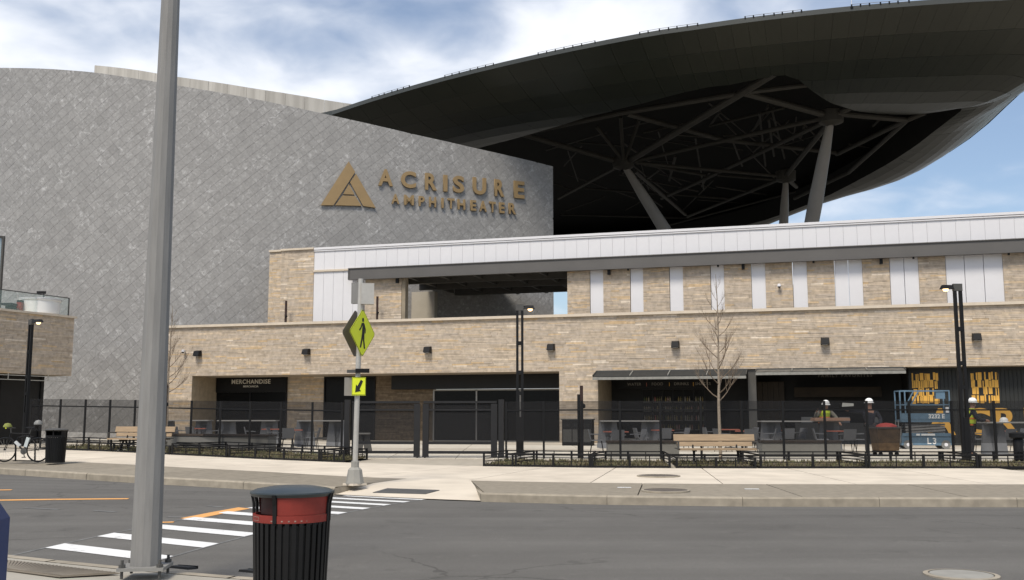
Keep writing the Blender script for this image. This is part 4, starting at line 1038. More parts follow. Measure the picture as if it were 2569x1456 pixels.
# truss
def dq(zx, zy): return (1269.6 + zx * .5058, 149.4 + zy * .5058)
def nd(zx, zy, z=20.6): return atZ(*dq(zx, zy), z)
TM = [((1330, 68), (1160, 172), 20.6, 20.4, .26), ((1160, 172), (590, 515), 20.4, 20.2, .26), ((1140, 172), (560, 268), 20.5, 20.6, .2), ((560, 268), (20, 380), 20.6, 20.7, .2),
      ((1180, 165), (1610, 282), 20.4, 20.2, .24), ((580, 515), (60, 365), 20.2, 20.9, .22), ((580, 500), (450, 335), 20.2, 22.3, .15), ((582, 500), (568, 285), 20.2, 22.3, .15), ((590, 500), (660, 300), 20.2, 22.5, .15),
      ((600, 270), (1080, 400), 20.7, 21.3, .2), ((1080, 400), (1660, 465), 21.3, 21.6, .2), ((600, 512), (1600, 285), 20.2, 20.2, .18), ((1600, 300), (960, 605), 20.2, 21.5, .18), ((960, 605), (770, 690), 21.5, 22, .18),
      ((1605, 310), (1388, 578), 20.2, 20.0, .2), ((1640, 268), (1990, 300), 20.2, 20.3, .22), ((1990, 298), (1640, 470), 20.3, 21.6, .2), ((1985, 305), (1700, 560), 20.3, 20.6, .18), ((1700, 560), (1430, 690), 20.6, 20.6, .18),
      ((1385, 582), (640, 512), 20.0, 20.2, .15), ((1370, 590), (900, 780), 20.0, 21, .15), ((640, 555), (890, 770), 20.2, 21.4, .18), ((1200, 162), (1500, 125), 20.4, 20.7, .18), ((1610, 280), (1710, 240), 20.2, 20.4, .22),
      ((1385, 582), (1440, 632), 20.0, 20.6, .2), ((1990, 300), (2080, 262), 20.3, 20.5, .2), ((1300, 230), (1240, 330), 22.5, 22.5, .12), ((1380, 240), (1010, 330), 22.3, 22.3, .12), ((840, 480), (810, 600), 22.5, 22.5, .12),
      ((1050, 575), (1360, 600), 21, 21, .12), ((680, 520), (990, 575), 21.5, 21.5, .15), ((260, 690), (540, 540), 21.6, 20.8, .15), ((390, 640), (1100, 690), 22.3, 22.3, .12), ((270, 770), (1000, 790), 22.5, 22.5, .12),
      ((1700, 420), (1830, 440), 22.6, 22.6, .1), ((1460, 390), (1480, 330), 22.6, 22.6, .1), ((1010, 330), (1060, 260), 22.6, 22.6, .1), ((970, 630), (1010, 560), 22.5, 22.5, .1), ((1820, 330), (1850, 300), 22.5, 22.5, .1), ((1500, 640), (780, 830), 22, 22, .12)]
rt = random.Random(5)
for _ in range(90):                                    # secondary bracing lost in the dark roof
    a_ = (rt.uniform(150, 1850), rt.uniform(180, 760)); an_ = rt.choice((.35, -.35, .9, -.9, 0.05, 1.4)) + rt.gauss(0, .08); l_ = rt.uniform(160, 420)
    b_ = (a_[0] + l_ * math.cos(an_), a_[1] + l_ * math.sin(an_) * .7)
    if all(p[1] > 380 - (p[0] - 130) * .245 + 45 and p[1] < 830 - max(0, p[0] - 1150) * .52 - 60 and (p[0] < 1450 or p[1] > 300) for p in (a_, b_)): TM.append((a_, b_, rt.uniform(22, 23.4), rt.uniform(22, 23.4), rt.uniform(.05, .10)))
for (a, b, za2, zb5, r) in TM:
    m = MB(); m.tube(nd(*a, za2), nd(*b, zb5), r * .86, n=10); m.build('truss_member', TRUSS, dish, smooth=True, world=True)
def column(name, head, foot, r):
    m = MB(); d = foot - head
    ts = ((0, .45), (.10, .8), (.22, 1.0), (.6, 1.0), (1, .8))
    for (t0, f0), (t1, f1) in zip(ts, ts[1:]): m.tube(head + d * t0, head + d * t1, r * f0, r * f1, 14, cap=False)
    c = m.build('column', COLM, dish, smooth=True, world=True)
H1, H2, H3 = nd(580, 517, 20.1), nd(1612, 290, 20.1), nd(1388, 582, 20.0)
def foot(u1, v1, u0, v0, Y):            # carry the measured lean down to the ground
    k = (u1 - u0) / (v1 - v0); vv = 1045 + 1.25 * FPX / Y; return atZ(u0 + k * (vv - v0), vv, PZ - .2)
column('c', H1, foot(1672, 578, 1570, 415, 67), .47); column('c', H2, foot(2040, 560, 2090, 300, 64), .47); column('c', H3, foot(1963, 565, 1968, 445, 74), .40)
for hh in (H1, H2, H3): MB().lathe([(.2, -.5), (.75, -.3), (.8, .4), (.3, .6)], 12, hh).build('truss_node', TRUSS, dish, smooth=True, world=True)
# anchor rails along the rim
def rim_at(u):
    best = min(range(ndz * 8), key=lambda k: abs((lambda p: p.x / (p.y * ct + (p.z - CAMZ) * st) * FPX + CX - u)(RS[k // 8].lerp(RS[(k // 8 + 1) % ndz], (k % 8) / 8)) + (0 if k // 8 < SUB * 14 else 1e5)))
    return RS[best // 8].lerp(RS[(best // 8 + 1) % ndz], (best % 8) / 8)
for q, (z0, z1) in enumerate(((265, 400), (520, 690), (845, 1045), (1205, 1415), (1580, 1785), (1960, 2160), (2320, 2480))):
    u0, u1 = 746.8 + z0 * .7093, 746.8 + z1 * .7093; pa, pb_ = rim_at(u0), rim_at(u1)
    t = thing('roof_rail', f'{ORD[q]} low safety rail from the left on the dish rim', 'rail', pa, 0, 'safety rails on the dish rim'); U = Vector((0, 0, .20))
    pts = [rim_at(lerp(u0, u1, k / 6)) for k in range(7)]
    m = MB(); m.path([p + U + Vector((0, 0, .10)) for p in pts], .012, 5); m.build('top_bar', GALV, t, world=True)
    for p in pts: MB().bar(p + U * .8, p + U + Vector((0, 0, .10)), .06, .06, (0, 1, 0)).build('anchor_post', BLACK, t, world=True)
pm_ = rim_at(2137); ms = thing('lightning_rod', 'thin white rod standing on the dish rim at the top', 'rod', pm_)
MB().tube((0, 0, .1), (0, 0, 1.1), .02, .008, 6).build('rod', WHITE, ms); MB().box((0, 0, .14), (.12, .12, .08)).build('foot_plate', BLACK, ms)

# ================================================================== LEFT STONE BUILDING
LA, LB = atY(-90, 900, 43.4), atY(180, 900, 48.5)
LT = Vector((LB.x - LA.x, LB.y - LA.y, 0)); LL = LT.length; LT.normalize(); LNv = Vector((LT.y, -LT.x, 0))
if LNv.y > 0: LNv = -LNv
def G(s, d, z): return Vector((LA.x + LT.x * s + LNv.x * d, LA.y + LT.y * s + LNv.y * d, z))
lz0, lz1 = 3.58, 6.36
lb = thing('stone_terrace_building', 'tan stone terrace block cut by the left edge of the view', 'building', G(LL / 2, 0, PZ))
m = MB(); m.hexa([G(-3, 0, lz0), G(LL, 0, lz0), G(LL, 0, lz1), G(-3, 0, lz1)], [G(-3, -7, lz0), G(LL, -7, lz0), G(LL, -7, lz1), G(-3, -7, lz1)]); wl = m.build('terrace_wall', JOINT, lb, world=True)
q = MB(); stones(q, G, -3, LL, lz0, lz1); q.build('stone_veneer', STONE, wl, world=True, kind='stuff')
m = MB(); m.hexa([G(-3, .12, lz1), G(LL + .1, .12, lz1), G(LL + .1, -7, lz1), G(-3, -7, lz1)], [G(-3, .12, lz1 + .1), G(LL + .1, .12, lz1 + .1), G(LL + .1, -7, lz1 + .1), G(-3, -7, lz1 + .1)]); m.build('wall_cap', CREAM, lb, world=True)
dl = LL - .9
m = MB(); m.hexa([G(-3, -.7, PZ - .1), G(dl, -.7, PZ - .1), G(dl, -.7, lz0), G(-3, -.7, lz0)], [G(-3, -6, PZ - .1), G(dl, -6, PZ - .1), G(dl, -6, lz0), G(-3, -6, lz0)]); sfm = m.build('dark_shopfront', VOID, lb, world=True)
for k in range(4):
    s = lerp(-2, dl - .2, k / 3); MB().bar(G(s, -.66, PZ), G(s, -.66, lz0 - .05), .06, .06, LNv).build('mullion', BLACK, sfm, world=True)
m = MB()
for z in (lz0 - .08, lz0 - .28): m.bar(G(0, .10, z), G(dl + .6, .10, z), .03, .03)
for k in range(6): s = lerp(0, dl + .6, k / 5); m.bar(G(s, .10, lz0 - .28), G(s, .10, lz0), .03, .03, LNv)
m.build('sign_rail', mat('pale_rail', (.45, .43, .38), .6), lb, world=True)
gr = thing('glass_railing', 'clear glass railing on the left stone terrace', 'railing', G(LL / 2, -.4, lz1 + .1))
for k in range(3):
    a, b = lerp(-3, LL - .1, k / 3) + .02, lerp(-3, LL - .1, (k + 1) / 3) - .02; m = MB(); m.hexa([G(a, -.3, lz1 + .1), G(b, -.3, lz1 + .1), G(b, -.3, lz1 + .98), G(a, -.3, lz1 + .98)], [G(a, -.32, lz1 + .1), G(b, -.32, lz1 + .1), G(b, -.32, lz1 + .98), G(a, -.32, lz1 + .98)]); m.build('pane', GLASS, gr, world=True)
m = MB(); m.bar(G(-3, -.31, lz1 + 1.0), G(LL - .1, -.31, lz1 + 1.0), .04, .04); m.build('handrail', DARK, gr, world=True)
MB().bar(G(LL - .08, -.31, lz1 + .1), G(LL - .08, -.31, lz1 + 1.0), .05, .05, LNv).build('end_post', DARK, gr, world=True)
wp_ = atY(85, 772, 47.2); wb = thing('white_counter', 'white rounded counter behind the glass railing', 'counter', (wp_.x, wp_.y + .6, lz1 + .1))
MB().lathe([(.86, 0), (.90, .05), (.90, .62), (.94, .66), (.94, .72), (0, .72)], 28).build('drum', mat('white_gloss', (.72, .72, .70), .4, .02), wb, smooth=True)
MB().lathe([(.96, .72), (.96, .75), (0, .75)], 28).build('top', WHITE, wb)
hp = (wp_.x + .15, wp_.y + .6, lz1 + .85); hm = thing('screen_on_stand', 'small black screen on a stand above the white counter', 'screen', hp)
MB().tube((0, 0, 0), (0, 0, .28), .025).build('stand', BLACK, hm); MB().box((-.12, 0, .33), (.42, .08, .13)).build('screen', BLACK, hm)
rc = atY(40, 775, 46.5); rct = thing('red_black_case', 'black case with a red side by the glass railing', 'case', (rc.x, rc.y + .4, lz1 + .1))
MB().box((0, 0, .25), (.22, .3, .5)).build('case_body', REDP, rct); MB().box((0, 0, .55), (.2, .28, .1)).build('lid', BLACK, rct)
sp2 = atY(12, 758, 46.0); st2 = thing('folded_parasol_base', 'low black seat edge behind the glass at the far left', 'seat', (sp2.x, sp2.y + .4, lz1 + .1))
MB().box((0, 0, .35), (.55, .5, .1)).build('seat', BLACK, st2); MB().box((0, .2, .15), (.5, .08, .3)).build('seat_support', BLACK, st2)
# glazed volume at the left border
g0, g1 = atY(-120, 600, 47.5), atY(19, 597, 49.0); gz1 = atY(10, 594, 49)[2]
gt = thing('glazed_stair_tower', 'blue grey glazed block cut by the left border above the terrace', 'building', ((g0.x + g1.x) / 2, g0.y, lz1))
gx0, gx1 = g0.x, g1.x - .10
def GP(x, z, d=0): t = (x - g0.x) / (g1.x - g0.x); return Vector((x, lerp(g0.y, g1.y, t) - d, z))
for zi, (za3, zb6) in enumerate(((lz1, lz1 + 1.1), (lz1 + 1.16, gz1 - .1))):
    m = MB(); m.hexa([GP(gx0, za3), GP(gx1 - .08, za3), GP(gx1 - .08, zb6), GP(gx0, zb6)], [GP(gx0, za3, -.05), GP(gx1 - .08, za3, -.05), GP(gx1 - .08, zb6, -.05), GP(gx0, zb6, -.05)]); m.build('pane', BGLASS, gt, world=True)
m = MB(); m.bar(GP(gx1 - .04, lz1), GP(gx1 - .04, gz1), .08, .16, (0, 1, 0)); m.bar(GP(gx0, gz1 - .05), GP(gx1, gz1 - .05), .14, .1); m.bar(GP(gx0, lz1 + 1.13), GP(gx1 - .08, lz1 + 1.13), .12, .06); m.build('frame', DARK, gt, world=True)
m = MB(); m.hexa([GP(gx0, lz1, -.06), GP(gx1, lz1, -.06), GP(gx1, gz1, -.06), GP(gx0, gz1, -.06)], [GP(gx0, lz1, -.14), GP(gx1 - .1, lz1, -.14), GP(gx1 - .1, gz1, -.14), GP(gx0, gz1, -.14)]); m.build('core_wall', DARK, gt, world=True)

# ================================================================== WALL LIGHTS, CAMERAS
for q, u in enumerate((492, 765, 1070, 1380, 1693, 2070, 2452)):
    v = interp([(492, 887), (765, 882.5), (1070, 877.5), (1380, 871), (1693, 864), (2070, 856), (2452, 845)], u)[0]
    s, z = fs(u, v, .3); L = thing('wall_light', f'{ORD[q]} black wall light from the left on the stone band', 'wall light', F(s, .07, z), FANG, 'wall lights on the stone band')
    MB().hexa([(-.17, -.30, -.13), (.17, -.30, -.13), (.20, 0, -.15), (-.20, 0, -.15)], [(-.15, -.24, .12), (.15, -.24, .12), (.18, 0, .17), (-.18, 0, .17)]).build('housing', BLACK, L)
    MB().box((0, -.17, -.155), (.24, .16, .02)).build('lens', TABM, L); MB().box((0, -.0, 0), (.14, .05, .2)).build('bracket', BLACK, L)
for (u, v, o_, lab) in ((463, 882, .1, 'white dome camera on the stone band beside the left bare tree'), (1955, 718, OU + .1, 'white camera on the upper stone between white strips')):
    s, z = fs(u, v, o_); c = thing('security_camera', lab, 'camera', F(s, o_, z), FANG, 'white wall cameras')
    MB().lathe([(0, .10), (.07, .08), (.09, 0), (.09, -.04), (0, -.04)], 12, (0, -.14, 0)).build('housing', WHITE, c, smooth=True); MB().box((0, -.04, .02), (.08, .14, .08)).build('arm', WHITE, c)
    MB().lathe([(.07, -.04), (.05, -.09), (0, -.11)], 10, (0, -.14, 0)).build('dome', BLACK, c, smooth=True)
for (u, v0, v1, o_, lab) in ((718, 755, 812, -1.0, 'thin dark post on the terrace before the left stone pier'), (947, 744, 804, -1.0, 'thin dark post on the terrace right of the crossing sign')):
    s, z1_ = fs(u, v0, o_); z0_ = 5.6; t = thing('terrace_post', lab, 'post', F(s, o_, z0_), FANG, 'thin terrace posts')
    MB().box((0, 0, (z1_ - z0_) / 2), (.09, .09, z1_ - z0_)).build('post', mat('rust_black', (.035, .016, .012), .6), t); MB().lathe([(0, .07), (.07, .03), (.07, -.05), (0, -.07)], 8, (.05, -.06, (z1_ - z0_) * .62)).build('camera_ball', BLACK, t)

# ================================================================== FENCE, GATE, PLANTERS
FTAB = [(60, 42, .58), (130, 41, .55), (288, 39.6, .5), (490, 37, .42), (636, 35.3, .37), (790, 34.0, .33), (877, 33.1, .30)]
FTR = [(1262, 32.6, .32), (1457, 31.7, .33), (1800, 31.4, .33), (2760, 31.4, .33)]
def fpt(tab, u): Y, z = interp(tab, u); return Vector((xat(u, Y), Y, z))
FH = 1.80
def fence_run(name, label, tab, us):
    pts = [fpt(tab, u) for u in us]; root = thing(name, label, 'fence', pts[0])
    for i, p in enumerate(pts):
        MB().bar(p - Vector((0, 0, .05)), p + Vector((0, 0, FH)), .065, .065, (0, 1, 0)).build('post', BLACK, root, world=True)
    for i in range(len(pts) - 1):
        a, b = pts[i], pts[i + 1]; U = Vector((0, 0, 1))
        m = MB(); m.add([a + U * .50, b + U * .50, b + U * FH, a + U * FH], [(0, 1, 2, 3)]); m.build('mesh_panel', MESHM, root, world=True)
        for h in (.12, FH - .28): MB().bar(a + U * h, b + U * h, .04, .045).build('rail', BLACK, root, world=True)
fence_run('mesh_fence', 'black mesh fence left of the gate', FTAB, [92, 165, 227, 288, 350, 418, 490, 562, 636, 712, 790, 864])
fence_run('mesh_fence', 'black mesh fence right of the gate', FTR, [1270, 1363, 1457, 1552, 1652, 1752, 1853, 1955.5, 2058.5, 2163.5, 2268.5, 2373.5, 2479, 2585, 2690])
# double gate
ga, gb = fpt(FTAB, 877), fpt(FTR, 1258); gd = (gb - ga); gd.z = 0; GW = gd.length; gang = math.atan2(gd.y, gd.x)
gt_ = thing('double_gate', 'double black mesh gate between two thick posts', 'gate', ga, gang); GH = 1.86
def gx(u): return (xat(u, 32.9) - ga.x) / (gb.x - ga.x) * GW
GFR = mat('gate_charcoal', (.020, .020, .021), .5, .1, 4, spec=0.25)
for x in (0, GW): MB().box((x, 0, GH / 2), (.17, .17, GH + .06)).build('gate_post', GFR, gt_)
for (u0, u1) in ((884, 1058), (1063, 1249)):
    a, b = gx(u0) + .03, gx(u1) - .03
    lf = MB().box(((a + b) / 2, -.004, GH - .05), (b - a, .065, .07)).build('gate_leaf', GFR, gt_)
    for x in (a + .08, b - .08): MB().box((x, 0, GH / 2 - .03), (.20 if x > a + 1 or u0 > 1000 else .14, .07, GH - .15)).build('stile', GFR, lf)
    for (z, h) in ((GH - .30, .05),)+((.50, .09), (.20, .09)) if True else ((GH - .30, .05), (.50, .07), (.20, .07)): MB().box(((a + b) / 2, -.004, z), (b - a - .1, .06, h)).build('rail', GFR, lf)
    m = MB(); m.add([(a, .01, .5), (b, .01, .5), (b, .01, GH - .05), (a, .01, GH - .05)], [(0, 1, 2, 3)]); m.build('mesh_panel', mat('gate_mesh', (0.02, 0.02, 0.021), 0.8, 0.0, alpha=0.70, spec=0.1), lf)
    for x in (a + .06, b - .06): MB().tube((x, 0, .0), (x, 0, .1), .03).build('drop_bolt', BLACK, lf)
# planters with low rails, soil and sparse grass
def planter(label, us, depth, h=.36, mid=None, grass=420, end=True):
    fr = [atZ(u, interp(PT, u)[0], zb(u, .52, .25)) for u in us]; root = thing('railed_planter', label, 'planter', fr[0], 0, 'low railed planters along the promenade')
    nn = []
    for i, p in enumerate(fr):
        a, b = fr[max(0, i - 1)], fr[min(len(fr) - 1, i + 1)]; d = (b - a).normalized(); nn.append(Vector((-d.y, d.x, 0)))
    bk = [p + n_ * depth for p, n_ in zip(fr, nn)]; U = Vector((0, 0, 1))
    m = MB()
    for i in range(len(fr) - 1): m.add([fr[i] + U * .04, fr[i + 1] + U * .04, bk[i + 1] + U * .08, bk[i] + U * .08], [(0, 1, 2, 3)])
    m.build('soil', SOIL, root, world=True)
    for line, lab in ((fr, 'front'), (bk, 'back')):
        for i in range(len(line) - 1):
            a, b = line[i], line[i + 1]
            MB().bar(a + U * .02, b + U * .02, .03, .07).build('edge_plate', BLACK, root, world=True)
            MB().bar(a + U * h, b + U * h, .04, .032).build('top_rail', BLACK, root, world=True)
            for k in (.45, .72): MB().bar(a + U * h * k, b + U * h * k, .014, .014).build('wire', BLACK, root, world=True)
        for p in ([line[0], line[-1]] + line[1:-1]): MB().bar(p, p + U * (h + .02), .06, .06, (0, 1, 0)).build('post', BLACK, root, world=True)
        for i in range(len(line) - 1):
            q = line[i].lerp(line[i + 1], .5); MB().bar(q, q + U * h, .025, .025, (0, 1, 0)).build('baluster', BLACK, root, world=True)
    if end:
        for a, b in ((fr[0], bk[0]), (fr[-1], bk[-1])):
            for k in (1.0, .78, .56, .34): MB().bar(a + U * h * k, b + U * h * k, .03 if k == 1 else .016, .035 if k == 1 else .016).build('end_rail', BLACK, root, world=True)
    m = MB(); tot = len(fr) - 1
    for _ in range(grass * tot):
        i = random.randrange(tot); t = random.random(); w2 = random.random(); p = fr[i].lerp(fr[i + 1], t).lerp(bk[i].lerp(bk[i + 1], t), w2) + U * (.04 + .04 * w2)
        hh = random.uniform(.03, .10) * (1.5 if random.random() < .15 else 1); an_ = random.uniform(0, 6.28); d = Vector((math.cos(an_), math.sin(an_), 0)) * random.uniform(.012, .03); le = Vector((random.gauss(0, .03), random.gauss(0, .03), hh))
        m.add([p - d, p + d, p + le], [(0, 1, 2)])
    m.build('ground_cover', BLADE, root, world=True, kind='stuff')
planter('small corner planter right of the gate beside the twin lamp post', [1214, 1286], 2.4)
planter('low railed planter before the tall lamp right of the gate', [1294, 1388, 1480], 2.4)
planter('low railed planter between the lamp planter and the wooden bench', [1486, 1580, 1680], 2.4)
planter('low railed planter under the wooden bench with the bare tree', [1698, 1797, 1895], 2.6, .27)
planter('low railed planter right of the bench below the two workers', [1909, 2040, 2173], 2.4)
planter('low railed planter in front of the blue scissor lift', [2181, 2318, 2452], 2.4)
planter('low railed planter cut by the right border', [2460, 2600, 2740], 2.4)
planter('long railed planter ending left of the gate', [575, 640, 712, 800], 2.4)
planter('angled railed planter end beside the left gate post', [806, 838, 862], 1.6)
planter('railed planter right of the big grey pole', [432, 500, 568], 2.4)
planter('railed planter behind the left bench and big pole', [285, 360, 425], 2.4, .28)
planter('railed planter right of the far black bin', [100, 163, 222, 278], 2.0)

# concrete seat walls behind the planters
for (u0, u1, Y, z1_, lab) in ((1519, 1694, 33.2, .85, 'grey seat wall with dark ledge left of the wooden bench'), (1897, 2090, 33.0, .86, 'grey seat wall with dark ledge below the two workers'), (436, 692, 37.6, .98, 'grey seat wall with dark ledge right of the big pole')):
    x0, x1 = xat(u0, Y), xat(u1, Y + (0 if u0 > 1000 else -1.8)); y1 = Y + (0 if u0 > 1000 else -1.8); a, b = Vector((x0, Y, 0)), Vector((x1, y1, 0)); L = (b - a).length
    t = thing('seat_wall', lab, 'seat wall', ((x0 + x1) / 2, (Y + y1) / 2, pz((x0 + x1) / 2, (Y + y1) / 2)), math.atan2(b.y - a.y, b.x - a.x), 'seat walls'); h = z1_ - .4
    MB().box((0, 0, h / 2 - .05), (L, .5, h + .1)).build('wall_block', mat('grey_cast_concrete', (.17, .165, .15), .9, .08, 2), t); MB().box((0, 0, h + .045), (L + .04, .56, .07)).build('ledge', DWOOD, t)

# ================================================================== BENCHES
def bench(label, loc, rz, L):
    t = thing('bench', label, 'bench', loc, rz, 'wooden benches')
    for y, z, rx in ((-.02, .44, 0), (-.17, .44, 0), (-.32, .44, 0)): MB().box((0, y - .02, z), (L * .93, .135, .05)).build('seat_plank', WOOD, t)
    Mx = Matrix.Rotation(R(-14), 3, 'X')
    MB().box((0, .13, .58), (L * .93, .045, .13), Mx).build('back_plank', WOOD, t); MB().box((0, .19, .76), (L, .045, .19), Mx).build('back_plank', WOOD, t)
    for x in (-L * .27, L * .27):
        m = MB(); m.bar((x, -.34, .40), (x, .08, .40), .05, .04); m.bar((x, -.1, .40), (x - .06, -.24, 0), .05, .05); m.bar((x, .0, .40), (x + .06, .16, 0), .05, .05); m.bar((x, .06, .40), (x, .24, .84), .045, .045); m.build('leg_frame', BLACK, t)
    for x in (-L * .48, L * .48):
        m = MB(); m.bar((x, -.34, .46), (x, .16, .46), .05, .03); m.bar((x, -.32, .46), (x, -.32, .64), .05, .03, (0, 1, 0)); m.bar((x, -.34, .65), (x, .16, .65), .05, .03); m.build('armrest', DARK, t)
    return t
bp_ = atZ(1796, 1166, .28)
bench('long pale wooden bench in front of the right bare tree', bp_, 0.02, 2.34)
b2 = Vector((xat(370, 35.2), 35.2, .44)); bench('pale wooden bench behind the big grey pole', b2, R(-14), 2.35)

# ================================================================== BARE TREES
def bare_tree(label, loc, H, br_z, seed, spread=1.0):
    rnd = random.Random(seed); t = thing('bare_tree', label, 'tree', loc, 0, 'young leafless trees'); m = MB(); pts = []
    n = 10; x = y = 0
    for i in range(n + 1):
        z = H * i / n; pts.append(Vector((x, y, z))); x += rnd.gauss(0, .012); y += rnd.gauss(0, .012)
    rad = lambda z: max(.006, 0.052 * max(0.0, 1 - z / H) ** .8 + .003)
    for i in range(n): m.tube(pts[i], pts[i + 1], rad(pts[i].z), rad(pts[i + 1].z), 8, cap=False)
    m.build('trunk', BARK, t, smooth=True); c = MB()
    def limb(p, d, L, r, lev):
        segs = 5; q = p; d = d.normalized()
        for k in range(segs):
            d = (d + Vector((rnd.gauss(0, .06), rnd.gauss(0, .06), .20 if lev == 0 else .10))).normalized(); e_ = q + d * (L / segs)
            r1 = r * (1 - .17 * (k + 1)); c.tube(q, e_, r * (1 - .17 * k), r1, 5, cap=False)
            if lev < 2 and k >= 1:
                for _ in range(3 if lev == 0 else 2):
                    sd = Vector((rnd.gauss(0, 1), rnd.gauss(0, 1), rnd.uniform(.1, 1))).normalized(); limb(e_, d * .9 + sd * .55, L * rnd.uniform(.32, .5), r1 * .62, lev + 1)
            q = e_
    nb = 22
    for k in range(nb):
        f = (k / (nb - 1)) ** 1.15; z = lerp(br_z, H * .92, f); a = k * 2.4 + rnd.random(); L = lerp(1.35, .35, f) * spread * rnd.uniform(.8, 1.15); i = min(n - 1, int(z / H * n))
        p = pts[i].lerp(pts[i + 1], z / H * n - i); limb(p, Vector((math.cos(a), math.sin(a), .35 + .5 * f)), L, max(.005, rad(z) * .48), 0)
    c.build('crown', TWIG, t); return t
tp = Vector((xat(1797, 31.0), 30.9, .35)); bare_tree('slender bare tree rising behind the right wooden bench', tp, atY(1790, 690, 31)[2] - .35, 1.75, 3)
tp = Vector((xat(431, 37.4), 37.4, .43)); bare_tree('slender bare tree just right of the big grey pole', tp, atY(437, 768, 37.4)[2] - .43, 2.1, 11, .85)

# ================================================================== LAMP POSTS
def lamp(label, loc, H, rz, arm):
    t = thing('lamp_post', label, 'lamp post', loc, rz, 'twin stem lamp posts')
    for x in (-.085, .085):
        MB().box((x, 0, H / 2), (.085, .10, H)).build('stem', BLACK, t)
    MB().box((0, 0, .65), (.10, .13, 1.3)).build('base_cover', BLACK, t); MB().box((0, 0, -.0), (.36, .30, .04)).build('base_plate', BLACK, t)
    for z in (H * .42, H * .56, H * .76): MB().box((0, 0, z), (.13, .12, .13)).build('spacer', BLACK, t)
    MB().box((0, 0, H + .03), (.27, .12, .22)).build('head_block', DARK, t)
    m = MB(); m.box((arm * .27 * 1.0, 0, H + .06), (.36, .06, .06)); m.build('arm', BLACK, t)
    MB().hexa([(arm * .12, -.09, H - .02), (arm * .52, -.09, H - .02), (arm * .52, .09, H - .02), (arm * .12, .09, H - .02)], [(arm * .2, -.06, H + .10), (arm * .46, -.06, H + .10), (arm * .46, .06, H + .10), (arm * .2, .06, H + .10)]).build('lamp_head', BLACK, t)
    MB().lathe([(0, -.07), (.06, -.055), (.085, -.01), (.085, .02)], 12, (arm * .36, 0, H - .03)).build('lens', LAMPG, t, smooth=True)
    return t
lamp('tall black twin stem lamp post near the gate, lamp to the right', Vector((xat(1304, 34.5), 34.5, .33)), 5.02, 0, 1)
lamp('tall black twin stem lamp post at the right, lamp to the left', Vector((xat(2405, 30.6), 30.6, .33)), 5.22, 0, -1)
lamp('black lamp post before the left stone terrace, lit lamp to the right', Vector((xat(80, 40), 40, .5)), 4.86, R(-38), 1.6)
# slim dark camera posts in the plaza
for (u, Y, v0, lab) in ((1457, 32.2, 968, 'slim dark post with a small box beside the waste station'), (425, 36.6, 967, 'slim dark post beside the left bare tree')):
    z0_ = .33; z1_ = atY(u, v0, Y)[2]; t = thing('camera_post', lab, 'post', (xat(u, Y), Y, z0_), 0, 'slim dark posts'); h = z1_ - z0_
    MB().box((0, 0, h / 2), (.10, .10, h)).build('post', mat('rust_black', (.035, .016, .012), .6), t); MB().box((-.09, 0, h * .44), (.09, .10, h * .88)).build('conduit_box', BLACK, t); MB().lathe([(0, .08), (.06, .04), (.06, -.06), (0, -.08)], 8, (.06, -.05, h * .72)).build('camera_ball', BLACK, t)

